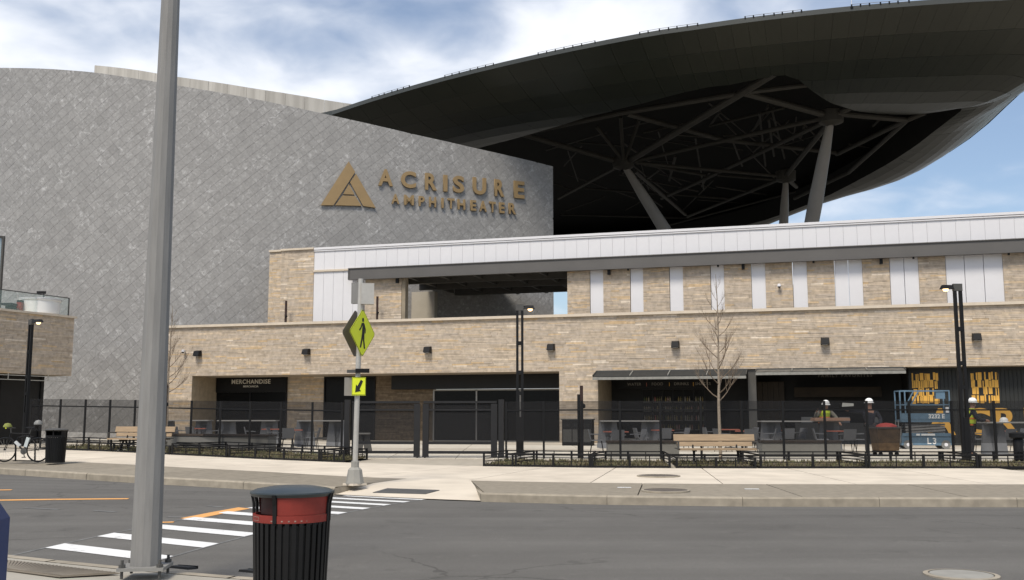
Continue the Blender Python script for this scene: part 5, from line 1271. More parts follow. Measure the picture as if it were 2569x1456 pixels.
# ================================================================== CROSSING SIGN
sgp = atZ(890, 1214, .21); cs_ = thing('crossing_sign', 'galvanised pole with yellow green pedestrian crossing signs', 'traffic sign', sgp)
MB().lathe([(.21, 0), (.21, .03), (.195, .03), (.15, .30), (.11, .34), (.085, .35), (.085, .48), (.07, .49)], 8).build('pedestal', mat('grey_pedestal', (.30, .29, .26), .6, .06), cs_)
MB().lathe([(.26, -.03), (.26, .012), (.2, .012)], 4).build('grout_pad', SLAB, cs_)
ptop = atY(905, 700, sgp.y)[2] - sgp.z; MB().tube((0, 0, .48), (.05, 0, ptop), .057, .055, 16).build('pole', GALV2, cs_, smooth=True)
def zsg(v): return atY(897, v, sgp.y)[2] - sgp.z
zc = (zsg(775) + zsg(897)) / 2; hd_ = (zsg(775) - zsg(897)) / 2
def diamond(yaw, cx, cy, zc, hd_, face, rim, icon):
    Mz = Matrix.Rotation(yaw, 3, 'Z'); c = Vector((cx, cy, zc)); rr = .04
    def loop(s, y):
        p = []
        for k in range(4):
            a = math.pi / 2 * k; b = math.pi / 2 * (k + 1); A = Vector((math.cos(a), 0, math.sin(a))); B = Vector((math.cos(b), 0, math.sin(b))); 
            p += [A.lerp(B, .06), A.lerp(B, .94)]
        return [c + Mz @ (q * s + Vector((0, y, 0))) for q in p]
    pl = MB().hexa(loop(hd_, 0), loop(hd_, .006)).build('sign_plate', face, cs_)
    if icon:
        MB().hexa(loop(hd_ * .985, -.002), loop(hd_ * .985, -.0005)).build('border', INK, pl); MB().hexa(loop(hd_ * .955, -.004), loop(hd_ * .955, -.0022)).build('face', SIGNG, pl)
        m = MB(); pr = lambda x, z: c + Mz @ Vector((x * hd_, -.007, z * hd_))
        lay = [0]
        def blob(pts):
            lay[0] += 1; a_ = [pr(*q) + Mz @ Vector((0, -.0006 * lay[0], 0)) for q in pts]; m.hexa(a_, [q + Mz @ Vector((0, .0025, 0)) for q in a_])
        blob([(.0 + .075 * math.cos(k * .5236), .53 + .095 * math.sin(k * .5236)) for k in range(12)])
        blob([(-.10, .40), (.06, .42), (.13, .30), (.12, .0), (.05, -.02), (-.06, -.02), (-.04, .28)])           # torso
        blob([(-.10, .40), (-.04, .34), (-.12, .18), (-.24, .06), (-.29, .11), (-.19, .22)])                    # rear arm
        blob([(.06, .40), (.12, .36), (.22, .14), (.20, -.02), (.14, .0), (.14, .14)])                         # front arm
        blob([(-.06, .0), (.06, .0), (-.02, -.30), (-.13, -.62), (-.22, -.60), (-.12, -.28)])                    # rear leg
        blob([(.0, .0), (.12, .0), (.11, -.28), (.19, -.64), (.10, -.65), (.02, -.30)])                          # front leg
        m.build('walking_figure', INK, pl)
    return pl
diamond(R(67), .115, -.04, zc - .0, hd_, SIGNG, INK, True)
diamond(R(67), -.060, .040, zc - .01, hd_ * 1.0, ALU, INK, False)
# plaques
za4 = (zsg(947) + zsg(993)) / 2; hh_ = (zsg(947) - zsg(993)) / 2
def plaque(yaw, cx, cy, z, w2, h2, face, icon):
    Mz = Matrix.Rotation(yaw, 3, 'Z'); c = Vector((cx, cy, z)); P2 = lambda x, zz_, y=0: c + Mz @ Vector((x * w2, y, zz_ * h2)); sq = [(-1, -1), (1, -1), (1, 1), (-1, 1)]
    pl = MB().hexa([P2(x, q) for x, q in sq], [P2(x, q, .006) for x, q in sq]).build('arrow_plate' if icon else 'rear_plate', face, cs_)
    if icon:
        MB().hexa([P2(x * .97, q * .96, -.002) for x, q in sq], [P2(x * .97, q * .96, -.0005) for x, q in sq]).build('border', INK, pl)
        MB().hexa([P2(x * .92, q * .90, -.004) for x, q in sq], [P2(x * .92, q * .90, -.0022) for x, q in sq]).build('face', SIGNG, pl)
        ar = [(.55, .62), (.32, .72), (-.18, .02), (-.32, .22), (-.50, -.62), (.30, -.52), (.12, -.28), (.58, .46)]
        m = MB(); 
        m.hexa([P2(x, q, -.007) for x, q in [(.60, .55), (.28, .74), (-.30, -.12), (.12, -.36)]], [P2(x, q, -.0045) for x, q in [(.60, .55), (.28, .74), (-.30, -.12), (.12, -.36)]])
        m.hexa([P2(x, q, -.007) for x, q in [(-.52, -.66), (.34, -.52), (-.40, .22)]], [P2(x, q, -.0045) for x, q in [(-.52, -.66), (.34, -.52), (-.40, .22)]]); m.build('arrow', INK, pl)
plaque(R(14), .06, -.09, za4, .15, hh_, SIGNG, True); plaque(R(14), -.14, .08, za4 - .0, .14, hh_, mat('plaque_back', (.30, .28, .25), .5), False)
MB().box((.13, -.08, zsg(931)), (.30, .08, .09), Matrix.Rotation(R(16), 3, 'Z')).build('beacon_bar', BLACK, cs_); MB().box((-.10, -.02, zsg(932)), (.24, .07, .07), Matrix.Rotation(R(-30), 3, 'Z')).build('beacon_bar', DARK, cs_)
MB().box((.20, .0, (zsg(712) + zsg(764)) / 2), (.28, .16, zsg(712) - zsg(764)), Matrix.Rotation(R(12), 3, 'Z')).build('control_box', GALV2, cs_); MB().box((-.06, .1, (zsg(708) + zsg(762)) / 2), (.2, .1, zsg(712) - zsg(764)), Matrix.Rotation(R(-20), 3, 'Z')).build('control_box', GALV, cs_)
MB().box((.02, -.0, zsg(931)), (.16, .13, .05)).build('clamp', DARK, cs_)

# ================================================================== NEAR POLE
np_ = atZ(364, 1441, .17); pole = thing('street_pole', 'big grey tapered steel pole on a bolted base plate in front', 'pole', (np_.x, np_.y, .155), R(6))
MB().lathe([(.147, .075), (.143, .10), (.060, 9.2)], 12).build('shaft', GALV, pole, smooth=True, ang=20)
MB().box((0, 0, .085), (.42, .42, .03)).build('base_plate', mat('plate_grey', (.24, .235, .22), .6, .1), pole)
for x in (-.17, .17):
    for y in (-.17, .17):
        b_ = MB().tube((x, y, .0), (x, y, .17), .014, n=8).build('anchor_bolt', DARK, pole); MB().tube((x, y, .10), (x, y, .13), .032, n=6).build('nut', DARK, b_)

# ================================================================== BINS
def bin_(label, loc, rz, red):
    t = thing('litter_bin', label, 'litter bin', loc, rz, 'round slatted litter bins'); H0, H1, H2, H3 = .718, .773, .905, .925
    MB().lathe([(0, .03), (.243, .03), (.268, .70), (0, .70)], 28).build('inner_can', VOID, t, smooth=True)
    MB().lathe([(.245, 0), (.262, 0), (.262, .04), (.245, .04), (.245, 0)], 32).build('base_ring', BLACK, t)
    ns_ = 34
    for k in range(ns_):
        a = 2 * math.pi * k / ns_; d = Vector((math.cos(a), math.sin(a), 0)); m = MB()
        m.bar(d * .255 + Vector((0, 0, .02)), d * .281 + Vector((0, 0, H0 + .005)), .030, .010, d); m.build('slat', BLACK, t)
    bandm = REDP if red else BLACK
    MB().lathe([(.268, H0), (.287, H0), (.289, H1), (.268, H1), (.268, H0)], 40).build('band', bandm, t, smooth=True)
    # side panels and openings between four struts
    for k in range(4):
        a0 = R(-103) + k * math.pi / 2; m = MB(); d = Vector((math.cos(a0), math.sin(a0), 0))
        m.bar(d * .287 + Vector((0, 0, H0)), d * .290 + Vector((0, 0, H2 - .06)), .030, .014, d); m.bar(d * .290 + Vector((0, 0, H2 - .06)), d * .312 + Vector((0, 0, H3)), .030, .014, d); m.build('strut', BLACK, t)
    if red:
        for an_ in (-178, -2):
            d = Vector((math.cos(R(an_)), math.sin(R(an_)), 0)); m = MB(); m.bar(d * .285 + Vector((0, 0, H0)), d * .289 + Vector((0, 0, H2 - .06)), .030, .014, d); m.bar(d * .289 + Vector((0, 0, H2 - .06)), d * .308 + Vector((0, 0, H3)), .030, .014, d); m.build('strut', BLACK, t)
        MB().lathe([(.281, H1 + .002), (.290, H2)], 14, a0=R(-100), a1=R(-6)).build('red_panel', REDP, t, smooth=True)
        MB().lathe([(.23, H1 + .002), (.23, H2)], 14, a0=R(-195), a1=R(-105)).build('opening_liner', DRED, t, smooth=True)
        MB().lathe([(.276, H1 + .002), (.288, H2)], 14, a0=R(80), a1=R(164)).build('red_panel', REDP, t, smooth=True)
        GHOST = mat('worn_white_print', (.50, .33, .27), .7, .3, 30); 
        for k, an_ in enumerate((-108, -92, -82, -73, -64, -56)):
            m = MB(); w2 = 2.6 if k != 5 else .8
            m.lathe([(.2895, H0 + .012), (.2898, H0 + .022)], 2, a0=R(an_ - w2 / 2), a1=R(an_ + w2 / 2)); m.build('worn_print', GHOST, t)
        for (a0, a1, z0_, z1_) in ((-150, -133, .040, .043), (-150, -133, .014, .017), (-133.5, -132.8, .014, .043)):
            m = MB(); m.lathe([(.2905, H0 + z0_), (.2908, H0 + z1_)], 3, a0=R(a0), a1=R(a1)); m.build('worn_print', GHOST, t)
    else:
        MB().lathe([(.276, H1), (.288, H2)], 20, a0=R(-60), a1=R(200)).build('side_panel', BLACK, t, smooth=True)
    MB().lathe([(.20, H3 - .03), (.300, H3 - .022), (.316, H3), (.314, H3 + .010), (.27, H3 + .028), (.16, H3 + .046), (0, H3 + .053)], 48).build('lid', LIDM if red else DARK, t, smooth=True)
    return t
bin_('black slatted litter bin with a red band in the foreground', (xat(746, 7.75), 7.75, .155), 0.0, True)
bin_('black litter bin on the far sidewalk beside the bicycle', atZ(138, 1161, .34), R(20), False)
# slim bin at the right and the three hole waste station
q = Vector((xat(2502, 31.0), 30.2, .33)); t = thing('slim_bin', 'slim black bin with wide top at the right end of the fence', 'litter bin', q)
MB().lathe([(.14, 0), (.15, .6), (.13, .66), (0, .66)], 16).build('body', BLACK, t, smooth=True); MB().lathe([(.2, .66), (.24, .70), (.24, .82), (.1, .86), (0, .86)], 16).build('hood', BLACK, t, smooth=True)
q = Vector((xat(1448, 44), 44, PZ)); t = thing('waste_station', 'black three hole waste station against the stone pier', 'litter bin', q, FANG)
MB().box((0, 0, .55), (1.32, .5, 1.1)).build('cabinet', BLACK, t); MB().box((0, 0, 1.12), (1.38, .56, .05)).build('top', DARK, t)
for x in (-.42, 0, .42): MB().box((x, -.255, .86), (.26, .02, .16)).build('opening', VOID, t); MB().box((x, -.256, .42), (.38, .012, .55)).build('door', DARK, t)

# ================================================================== BICYCLE
bl = atZ(52, 1158, .36)
bk_ = thing('bicycle', 'dark city bicycle with white frame bag locked to a hoop rack', 'bicycle', bl, R(-4))
def wheel(x):
    m = MB(); n = 28; r = .335
    for i in range(n):
        a, b = 2 * math.pi * i / n, 2 * math.pi * (i + 1) / n; m.tube((x + r * math.cos(a), 0, r + r * math.sin(a)), (x + r * math.cos(b), 0, r + r * math.sin(b)), .024, n=6, cap=False)
    ty = m.build('wheel', BLACK, bk_, smooth=True); s = MB()
    for i in range(18): a = 2 * math.pi * i / 18; s.tube((x, .02 * (-1) ** i, r), (x + .31 * math.cos(a), 0, r + .31 * math.sin(a)), .0022, n=3, cap=False)
    s.build('spoke', GALV2, ty); MB().tube((x, -.04, r), (x, .04, r), .022).build('hub', DARK, ty)
wheel(-.50); wheel(.50)
m = MB(); BB = Vector((.09, 0, .29)); ST = Vector((.22, 0, .78)); HD = Vector((-.34, 0, .80)); HL = Vector((-.37, 0, .68)); RW = Vector((.5, 0, .335)); FWh = Vector((-.5, 0, .335))
for a, b, r in ((BB, ST, .021), (BB, HL, .024), (ST, HD, .021), (HD, HL, .024)): m.tube(a, b, r)
for y in (-.05, .05):
    m.tube(BB + Vector((0, y * .5, 0)), RW + Vector((0, y, 0)), .009); m.tube(ST, RW + Vector((0, y, 0)), .008); m.tube(HL, FWh + Vector((0, y, 0)), .011)
m.build('frame', BLACK, bk_, smooth=True)
m = MB(); m.tube(ST, ST + Vector((.04, 0, .16)), .013); m.build('seat_post', DARK, bk_)
MB().hexa([(.10, -.025, .955), (.10, .025, .955), (.40, .075, .96), (.40, -.075, .96)], [(.11, -.02, .985), (.11, .02, .985), (.40, .065, 1.0), (.40, -.065, 1.0)]).build('saddle', BLACK, bk_)
m = MB(); m.tube(HD, HD + Vector((-.02, 0, .14)), .014); m.path([(-.36, -.24, .95), (-.40, -.16, .96), (-.37, 0, .95), (-.40, .16, .96), (-.36, .24, .95)], .012); m.build('handlebar', DARK, bk_)
MB().path([(-.37, -.24, .955), (-.33, -.30, .95)], .018).build('grip', SIGNG, bk_)
m = MB(); m.tube(BB + Vector((0, -.06, 0)), BB + Vector((0, .06, 0)), .02); m.tube(BB + Vector((0, -.04, 0)), BB + Vector((0, -.045, 0)), .095, n=20); m.bar(BB + Vector((0, -.06, 0)), BB + Vector((.05, -.06, -.17)), .02, .02); m.bar(BB + Vector((0, .06, 0)), BB + Vector((-.05, .06, .17)), .02, .02); m.build('crankset', DARK, bk_)
for s_, p in ((-1, BB + Vector((.05, -.1, -.17))), (1, BB + Vector((-.05, .1, .17)))): MB().box(p, (.09, .07, .02)).build('pedal', BLACK, bk_)
MB().bar(BB.lerp(ST, .25) + Vector((.0, 0, 0)), BB.lerp(ST, .8), .06, .10).build('frame_bag', mat('white_nylon', (.55, .6, .6), .7), bk_)
MB().bar(BB.lerp(HL, .3) + Vector((0, 0, .03)), BB.lerp(HL, .62) + Vector((0, 0, .03)), .07, .07).build('water_bottle', mat('white_bottle', (.6, .62, .62), .4), bk_)
MB().lathe([(.0, .13), (.07, .11), (.115, .05), (.12, 0), (.10, -.01)], 14, (.46, 0, 1.06)).build('helmet_on_saddle', mat('grey_helmet', (.22, .22, .21), .5), bk_, smooth=True)
MB().lathe([(.0, .12), (.08, .1), (.12, .03), (.12, 0)], 12, (-.47, .02, .98)).build('basket_cover', mat('olive_cloth', (.22, .24, .06), .8), bk_, smooth=True)
rk = thing('bike_rack', 'black hoop bike rack holding the bicycle', 'bike rack', bl + Vector((.08, .12, 0)), R(-4))
m = MB(); m.path([(-.30, 0, 0), (-.33, 0, .5), (-.25, 0, .68), (.0, 0, .72), (.2, 0, .68), (.26, 0, .5), (.28, 0, 0)], .024, 8); m.build('hoop', BLACK, rk, smooth=True); MB().box((0, 0, .012), (.72, .10, .024)).build('base_bar', BLACK, rk)

# ================================================================== PLAZA FURNITURE
def make_chair():
    t = thing('cafe_chair', '', 'chair', (0, 0, 0), 0, 'grey plastic cafe chairs')
    m = MB(); m.hexa([(-.23, -.22, .43), (.23, -.22, .43), (.21, .20, .42), (-.21, .20, .42)], [(-.22, -.21, .46), (.22, -.21, .46), (.20, .20, .45), (-.20, .20, .45)]); m.build('seat', CHAIRG, t)
    m = MB(); m.hexa([(-.21, .18, .44), (.21, .18, .44), (.22, .28, .82), (-.22, .28, .82)], [(-.21, .22, .44), (.21, .22, .44), (.22, .31, .82), (-.22, .31, .82)]); m.build('backrest', CHAIRG, t)
    for x in (-1, 1):
        for y in (-1, 1): MB().tube((x * .17, y * .16, .43), (x * .23, y * .23, 0), .016, .012, 6).build('leg', BLACK, t)
        MB().hexa([(x * .23, -.15, .62), (x * .27, -.15, .62), (x * .27, .24, .64), (x * .23, .24, .64)], [(x * .23, -.15, .65), (x * .27, -.15, .65), (x * .27, .24, .67), (x * .23, .24, .67)]).build('armrest', CHAIRG, t)
    return t
def make_table():
    t = thing('cafe_table', '', 'table', (0, 0, 0), 0, 'small cafe tables with red tops')
    MB().box((0, 0, .73), (.70, .70, .035)).build('table_top', REDT, t); MB().tube((0, 0, .03), (0, 0, .72), .035, n=10).build('pedestal', DARK, t); MB().lathe([(.26, 0), (.26, .02), (.04, .05)], 16).build('base', DARK, t)
    return t
def make_high(L):
    t = thing('high_table', '', 'table', (0, 0, 0), 0, 'long bar height tables')
    MB().box((0, 0, 1.07), (L, .75, .045)).build('table_top', TABM, t)
    for x in (-L * .36, L * .36): m = MB(); m.bar((x - .08, 0, 1.05), (x - .20, 0, 0), .5, .09, (0, 1, 0)); m.bar((x + .08, 0, 1.05), (x + .20, 0, 0), .5, .09, (0, 1, 0)); m.build('trestle_leg', CHAIRG, t)
    MB().box((0, 0, .35), (L * .6, .07, .09)).build('foot_rail', DARK, t); return t
chair0, table0 = make_chair(), make_table(); used = {'c': False, 't': False}
def place(proto, key, x, y, rz, label):
    z = pz(x, y) + .018
    if not used[key]: used[key] = True; o = proto; o.location = (x, y, z); o.rotation_euler = (0, 0, rz); o['label'] = label; return o
    return dup(proto, (x, y, z), rz, label)
tabs = [(506, 43.5), (690, 41.5), (742, 39.0), (1541, 35.3), (1657, 38.5), (1824, 40.5), (1861, 36.2), (1950, 38.0), (2093, 36.0), (2480, 36.5)]
for k, (u, Y) in enumerate(tabs):
    x = xat(u, Y); nm = f'{ORD[k]} small red table from the left'
    place(table0, 't', x, Y, random.uniform(-.3, .3), f'{nm} on the plaza behind the mesh fence')
    sides = [('left', -.72, 0, math.pi / 2), ('right', .72, 0, -math.pi / 2), ('near', 0, -.75, math.pi)] if k not in (1, 5) else [('left', -.72, 0, math.pi / 2), ('right', .72, 0, -math.pi / 2)]
    for sd, ax, ay, rz in sides:
        jit = random.uniform(-.12, .12); place(chair0, 'c', x + ax + jit, Y + ay + random.uniform(-.1, .1), rz + random.uniform(-.4, .4), f'grey chair on the {sd} side of the {nm}')
for (u0, u1, Y, lab) in ((412, 540, 45.0, 'bar height table behind the left bare tree'), (560, 705, 43.5, 'long bar height table below the MERCHANDISE sign'), (757, 868, 42.0, 'bar height table left of the gate'),
                         (1502, 1647, 40.0, 'long bar height table left of the right bare tree'), (1897, 2097, 37.6, 'long bar height table where the vested worker leans'), (2448, 2640, 34.2, 'bar height table cut by the right border')):
    x0, x1 = xat(u0, Y), xat(u1, Y); t = make_high(x1 - x0); t.location = ((x0 + x1) / 2, Y, pz((x0 + x1) / 2, Y) + .018); t.rotation_euler = (0, 0, R(-1)); t['label'] = lab
q = Vector((xat(918, 36.5), 36.5, 0)); q.z = pz(q.x, q.y) + .018; t = thing('trestle_stool', 'grey trestle stool behind the left gate leaf', 'stool', q)
MB().box((0, 0, .66), (.46, .32, .05)).build('seat', TABM, t)
for x in (-1, 1): MB().bar((x * .06, 0, .64), (x * .19, 0, 0), .26, .06, (0, 1, 0)).build('leg', DARK, t)
# things on the tables
x, Y = xat(2068, 37.4), 37.4; zt5 = pz(x, Y) + 1.11
t = thing('cardboard_sheet', 'brown board lying on the table before the vested worker', 'board', (x, Y - .2, zt5), R(3)); MB().box((0, 0, .05), (1.3, .5, .10)).build('board', mat('brown_board', (.36, .22, .15), .8, .1), t)
MB().box((0, 0, .105), (1.2, .42, .012)).build('top_sheet', mat('board_sheet', (.42, .28, .20), .8, .1), t)
x, Y = xat(2502, 34.0), 34.0; t = thing('hard_hat', 'white hard hat left on the right table', 'hard hat', (x, Y, pz(x, Y) + 1.112))
HAT = mat('white_hard_hat', (.80, .80, .78), .35, .01)
def hat(parent, c, rz=0.0, tilt=0.0):
    m = MB(); m.lathe([(.125, 0), (.135, .03), (.128, .08), (.095, .13), (.05, .155), (0, .16)], 20); m.lathe([(.125, .0), (.165, -.008), (.165, .004), (.125, .02)], 20); m.bar((0, -.12, .09), (0, .10, .13), .03, .03)
    o = m.build('hard_hat', HAT, parent, smooth=True); o.location = c; o.rotation_euler = (tilt, 0, rz); return o
MB().lathe([(.125, 0), (.135, .03), (.128, .08), (.095, .13), (.05, .155), (0, .16)], 20).build('shell', HAT, t, smooth=True); MB().lathe([(.125, .0), (.17, -.004), (.17, .006), (.125, .02)], 20).build('brim', HAT, t)
# cart
x, Y = xat(2206, 33.4), 33.4; t = thing('tilt_cart', 'brown wheeled cart with a red bag on top', 'cart', (x, Y, pz(x, Y) + .018), R(4))
CT = mat('brown_cart', (.11, .07, .038), .8, .3, 4)
MB().hexa([(-.33, -.28, .18), (.33, -.28, .18), (.33, .28, .18), (-.33, .28, .18)], [(-.39, -.33, .90), (.39, -.33, .90), (.39, .33, .90), (-.39, .33, .90)]).build('tub', CT, t); MB().box((0, 0, .92), (.82, .70, .05)).build('rim', DARK, t)
MB().lathe([(.0, .14), (.18, .12), (.32, .05), (.34, 0)], 12, (.06, 0, .94)).build('red_bag', mat('red_bag', (.45, .06, .05), .6, .15, 8), t, smooth=True)
for sx in (-.27, .27):
    for sy in (-.22, .22): m = MB(); m.tube((sx, sy - .02, .07), (sx, sy + .02, .07), .07, n=12); m.build('wheel', BLACK, t); 
MB().box((0, 0, .15), (.68, .58, .04)).build('chassis', BLACK, t)
# scissor lift
Y = 39.6; x0, x1 = xat(2243, Y), xat(2360, Y); xm = (x0 + x1) / 2; Lw = x1 - x0; zf = pz(xm, Y) + .018
sl_ = thing('scissor_lift', 'blue scissor lift parked before the dark mural wall', 'scissor lift', (xm, Y, zf), R(-6))
MB().hexa([(-Lw / 2, -.38, .14), (Lw / 2, -.38, .14), (Lw / 2, .38, .14), (-Lw / 2, .38, .14)], [(-Lw / 2, -.38, .52), (Lw / 2, -.38, .52), (Lw / 2, .38, .52), (-Lw / 2, .38, .52)]).build('chassis', BLUE, sl_)
MB().box((0, -.385, .55), (Lw * .98, .05, .12)).build('side_tray', BLUE, sl_)
GREYW = mat('grey_tyre', (.20, .20, .19), .8)
for sx in (-Lw * .38, Lw * .38):
    for sy in (-.36, .36): w2 = MB().tube((sx, sy - .06, .17), (sx, sy + .06, .17), .17, n=18).build('wheel', GREYW, sl_); MB().tube((sx, sy - .07, .17), (sx, sy + .07, .17), .07, n=10).build('hub', WHITE, w2)
for k in range(3):
    for sy in (-.25, .25):
        z = .62 + k * .11; m = MB(); m.bar((-Lw * .40, sy, z), (Lw * .40, sy, z + .10), .05, .07); m.build('scissor_arm', GALV, sl_); m = MB(); m.bar((Lw * .40, sy * .86, z), (-Lw * .40, sy * .86, z + .10), .05, .07); m.build('scissor_arm', GALV, sl_)
PZ0 = 1.08
pf = MB().box((0, 0, PZ0), (Lw, .74, .10)).build('platform', BLUE, sl_)
MB().box((0, -.375, PZ0 + .17), (Lw * .97, .02, .24)).build('toe_board', BLUE, pf)
for sy in (-.36, .36):
    for z in (PZ0 + .62, PZ0 + 1.16): MB().bar((-Lw / 2, sy, z), (Lw / 2, sy, z), .04, .04).build('guard_rail', BLUE, sl_)
    for x_ in (-Lw / 2, -Lw * .40, Lw / 2): MB().bar((x_, sy, PZ0), (x_, sy, PZ0 + 1.16), .045, .045, (0, 1, 0)).build('stanchion', BLUE, sl_)
for (a_, b_) in (((-Lw * .38, -.36, PZ0 + .62), (-Lw * .22, -.36, PZ0 + 1.14)), ((-Lw * .28, -.36, PZ0 + .62), (-Lw * .12, -.36, PZ0 + 1.14))): MB().bar(a_, b_, .04, .04).build('brace', BLUE, sl_)
for x_ in (-Lw / 2, Lw / 2): MB().bar((x_, -.36, PZ0 + 1.16), (x_, .36, PZ0 + 1.16), .04, .04).build('guard_rail', BLUE, sl_)
MB().box((Lw * .33, -.25, PZ0 + .98), (.34, .18, .26)).build('control_box', BLUE, sl_); MB().box((Lw * .44, -.40, PZ0 + .42), (.12, .03, .22)).build('manual_case', WHITE, sl_)
m = MB()
for z in (.3, .6, .9): m.bar((-Lw / 2 - .06, -.2, z), (-Lw / 2 - .06, .2, z), .03, .03)
for y in (-.2, .2): m.bar((-Lw / 2 - .06, y, .2), (-Lw / 2 - .06, y, 1.1), .03, .03, (0, 1, 0))
m.build('ladder', GALV, sl_); MB().box((-Lw * .5 - .02, .0, .55), (.10, .5, .62)).build('power_pack', GALV, sl_)
LW = mat('white_lettering', (.7, .7, .68), .6, .0)
text_part('lettering', '3232 E', .22, LW, sl_, (Lw * .22, -.392, PZ0 + .10), 0, .003, .006); text_part('lettering', 'L3', .32, LW, sl_, (Lw * .1, -.386, .20), 0, .003, .008, 1.3)
for (x_, w2) in ((-.32, .14), (-.10, .20), (.16, .30)): MB().box((x_, -.414, .55), (w2, .004, .07)).build('white_decal', LW, sl_)

# ================================================================== WORKERS
SKN = mat('skin', (.36, .20, .14), .55, .05, 10); JKT = mat('dark_navy_cloth', (.022, .025, .035), .85, .15, 20, .2, 60); TRS = mat('dark_trousers', (.03, .03, .034), .9, .15, 20, .2, 60)
VEST = mat('hi_vis_yellow', (.58, .70, .05), .7, .08, 10); VESTO = mat('hi_vis_orange', (.75, .22, .04), .7, .1); KHA = mat('khaki_sleeve', (.17, .16, .13), .9, .1)
def skin_obj(name, m, parent, V, E, rad, root=0):
    me = bpy.data.meshes.new(name); me.from_pydata([tuple(v) for v in V], E, []); o = bpy.data.objects.new(name, me); COL.objects.link(o); o.parent = parent; me.materials.append(m)
    md = o.modifiers.new('Skin', 'SKIN'); md.use_smooth_shade = True
    if not me.skin_vertices: me.skin_vertices.new()
    for i, r in enumerate(rad): d = me.skin_vertices[0].data[i]; d.radius = (r, r) if not isinstance(r, tuple) else r; d.use_root = (i == root)
    sb = o.modifiers.new('Sub', 'SUBSURF'); sb.levels = 1; sb.render_levels = 2; return o
def worker(label, loc, rz, lean, armL, armR, vest, sleeve, H=1.80):
    t = thing('person', label, 'person', loc, rz); k = H / 1.80
    def ln(p): x, y, z = p; dz = max(0, z - .95); return Vector((x, y - math.sin(lean) * dz, .95 + (z - .95) * (math.cos(lean) if z > .95 else 1))) * k if z > .95 else Vector((x, y, z)) * k
    names = {}; V = []; RAD = []; E = []
    def add(n, p, r, par=None, raw=False):
        V.append(Vector(p) * k if raw else ln(p)); RAD.append(r * k); names[n] = len(V) - 1
        if par: E.append((names[par], names[n]))
    add('pelvis', (0, 0, .97), .13); add('spine', (0, 0, 1.15), .125, 'pelvis'); add('chest', (0, 0, 1.36), .15, 'spine'); add('neck', (0, 0, 1.51), .055, 'chest'); add('jaw', (0, -.02, 1.60), .072, 'neck'); add('brow', (0, -.005, 1.69), .085, 'jaw'); add('crown', (0, .01, 1.75), .07, 'brow'); add('nose', (0, -.115, 1.645), .014, 'jaw')
    for s, nm, arm in ((1, 'L', armL), (-1, 'R', armR)):
        add('sh' + nm, (.20 * s, 0, 1.44), .062, 'chest'); add('el' + nm, arm[0], .045, 'sh' + nm); add('wr' + nm, arm[1], .03, 'el' + nm)
        e_, w_ = V[names['el' + nm]], V[names['wr' + nm]]; d = (w_ - e_).normalized(); sd = d.cross(Vector((0, 0, 1))); sd = sd.normalized() if sd.length > .1 else Vector((1, 0, 0)); up = sd.cross(d)
        V.append(w_ + d * .08 * k); RAD.append(.036 * k); names['pa' + nm] = len(V) - 1; E.append((names['wr' + nm], names['pa' + nm])); pa = V[-1]
        for q, (off, ln_) in enumerate(((-.030, .075), (-.010, .09), (.010, .085), (.030, .065))):
            V.append(pa + d * ln_ * .55 * k + sd * off * 1.2 * k); RAD.append(.0095 * k); E.append((names['pa' + nm], len(V) - 1)); V.append(pa + d * ln_ * k + sd * off * 1.3 * k - up * .02 * k); RAD.append(.008 * k); E.append((len(V) - 2, len(V) - 1))
        V.append(w_ + d * .09 * k + sd * .055 * k); RAD.append(.011 * k); E.append((names['pa' + nm], len(V) - 1))
        add('hi' + nm, (.095 * s, 0, .92), .095, 'pelvis'); add('kn' + nm, (.11 * s, -.02, .50), .062, 'hi' + nm); add('an' + nm, (.115 * s, .03, .09), .045, 'kn' + nm); add('to' + nm, (.125 * s, -.15, .045), .04, 'an' + nm)
    body = skin_obj('body', SKN, t, V, E, RAD)
    def sub(name, m, keys, links, ex, parent=body):
        idx = {n: i for i, n in enumerate(keys)}; skin_obj(name, m, parent, [V[names[n]] for n in keys], [(idx[a], idx[b]) for a, b in links], [RAD[names[n]] + ex * k for n in keys])
    sub('jacket', sleeve, ['spine', 'pelvis', 'chest', 'shL', 'elL', 'wrL', 'shR', 'elR', 'wrR'], [('pelvis', 'spine'), ('spine', 'chest'), ('chest', 'shL'), ('shL', 'elL'), ('elL', 'wrL'), ('chest', 'shR'), ('shR', 'elR'), ('elR', 'wrR')], .022)
    sub('trousers', TRS, ['pelvis', 'hiL', 'knL', 'anL', 'hiR', 'knR', 'anR'], [('pelvis', 'hiL'), ('hiL', 'knL'), ('knL', 'anL'), ('pelvis', 'hiR'), ('hiR', 'knR'), ('knR', 'anR')], .024)
    for nm in 'LR': sub('boot', BLACK, ['an' + nm, 'to' + nm], [('an' + nm, 'to' + nm)], .016)
    if vest:
        m = MB(); rings = []
        for z, ax, ay in ((.90, .19, .155), (1.05, .185, .155), (1.22, .195, .165), (1.38, .205, .165), (1.47, .17, .12), (1.52, .09, .08)):
            c = ln((0, 0, z)); rings.append([c + Vector((ax * math.cos(a * math.pi / 8), ay * math.sin(a * math.pi / 8), 0)) * k for a in range(16)])
        for q in range(len(rings) - 1): m.add(rings[q] + rings[q + 1], [(a, (a + 1) % 16, 16 + (a + 1) % 16, 16 + a) for a in range(16)])
        vo = m.build('vest', vest, body, smooth=True)
        for z in (1.0, 1.2):
            c = ln((0, 0, z)); m = MB(); m.lathe([(1.0, -.025), (1.0, .025)], 16); m.v = [c + Vector((p.x * .205 * k, p.y * .175 * k, p.z)) for p in m.v]; m.build('orange_band', VESTO, vo)
    h = hat(body, V[names['brow']] + Vector((0, 0, .025 * k)), 0, lean * .5); h.scale = (k * .98,) * 3
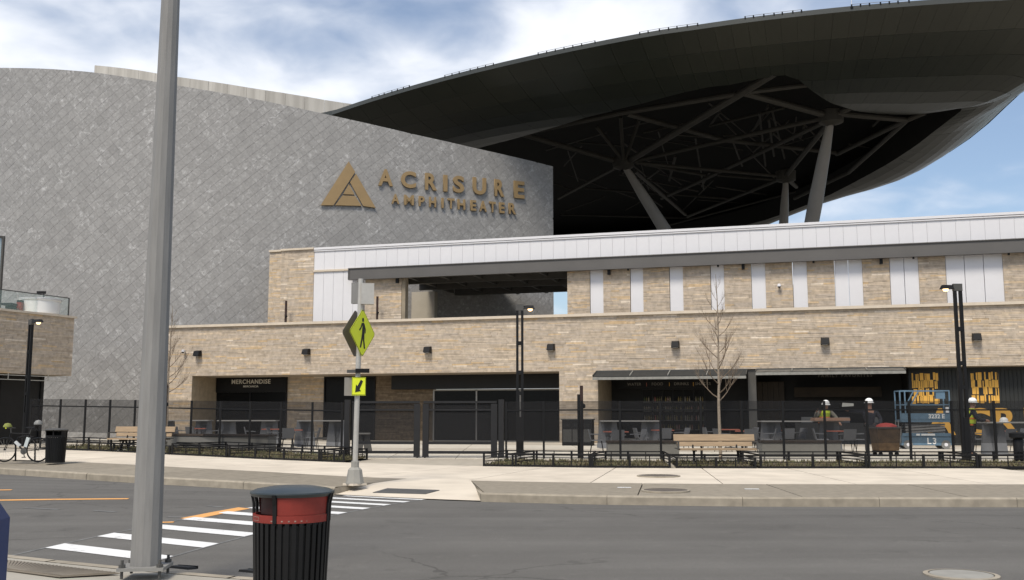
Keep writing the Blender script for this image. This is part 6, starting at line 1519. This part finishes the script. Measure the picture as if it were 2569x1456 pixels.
    for s in (-1, 1): MB().lathe([(0, .008), (.008, 0), (0, -.008)], 6, V[names['brow']] + Vector((.033 * s * k, -.083 * k, -.035 * k))).build('eye', INK, body)
    return t
def wz(u, Y): return Vector((xat(u, Y), Y, pz(xat(u, Y), Y) + .018))
worker('person in a yellow vest and white hard hat leaning over the board', wz(2056, 38.5), R(6), R(20), ((.34, -.30, 1.18), (.36, -.52, 1.02)), ((-.42, -.14, 1.20), (-.44, -.28, 1.42)), VEST, KHA, 1.84)
worker('person in dark jacket and white hard hat pointing to the left', wz(2170, 34.0), R(-12), R(2), ((.34, -.05, 1.17), (.30, -.22, .98)), ((-.44, -.12, 1.42), (-.70, -.20, 1.46)), None, JKT, 1.82)
worker('person in a yellow and orange vest and white hard hat facing right', wz(2418, 33.3), R(78), R(8), ((.25, -.18, 1.17), (.14, -.44, 1.12)), ((-.25, -.16, 1.17), (-.12, -.42, 1.14)), VEST, JKT, 1.84)
pw_ = wz(2088, 36.2); t = thing('paper_sheet', 'grey paper sheet at the pointing hand of the worker', 'paper', (xat(2118, 33.7), 33.7, atY(2118, 1017, 33.7)[2]), R(10))
MB().hexa([(-.22, 0, -.05), (.2, 0, -.03), (.22, .03, .06), (-.18, .03, .08)], [(-.22, .008, -.05), (.2, .008, -.03), (.22, .038, .06), (-.18, .038, .08)]).build('sheet', mat('grey_paper', (.42, .42, .38), .8), t)

# ================================================================== BLUE THING AT THE LEFT BORDER
bx_ = Vector((xat(-14, 4.2), 4.2, .16)); t = thing('blue_collection_box', 'dark blue box edge cut by the lower left border', 'box', bx_, R(8))
BLU = mat('deep_blue_paint', (.012, .035, .13), .4, .05, 4)
MB().box((-.22, 0, .58), (.5, .5, .95)).build('box_body', BLU, t); MB().lathe([(.25, -.25), (.25, .25)], 16, a0=0, a1=math.pi).build('rounded_top', BLU, t) if False else MB().hexa([(-.47, -.25, 1.055), (.03, -.25, 1.055), (.03, .25, 1.055), (-.47, .25, 1.055)], [(-.42, -.15, 1.18), (-.02, -.15, 1.18), (-.02, .15, 1.18), (-.42, .15, 1.18)]).build('rounded_top', BLU, t)
for sx in (-.42, -.02):
    for sy in (-.2, .2): MB().box((sx, sy, .05), (.06, .06, .11)).build('leg', BLU, t)
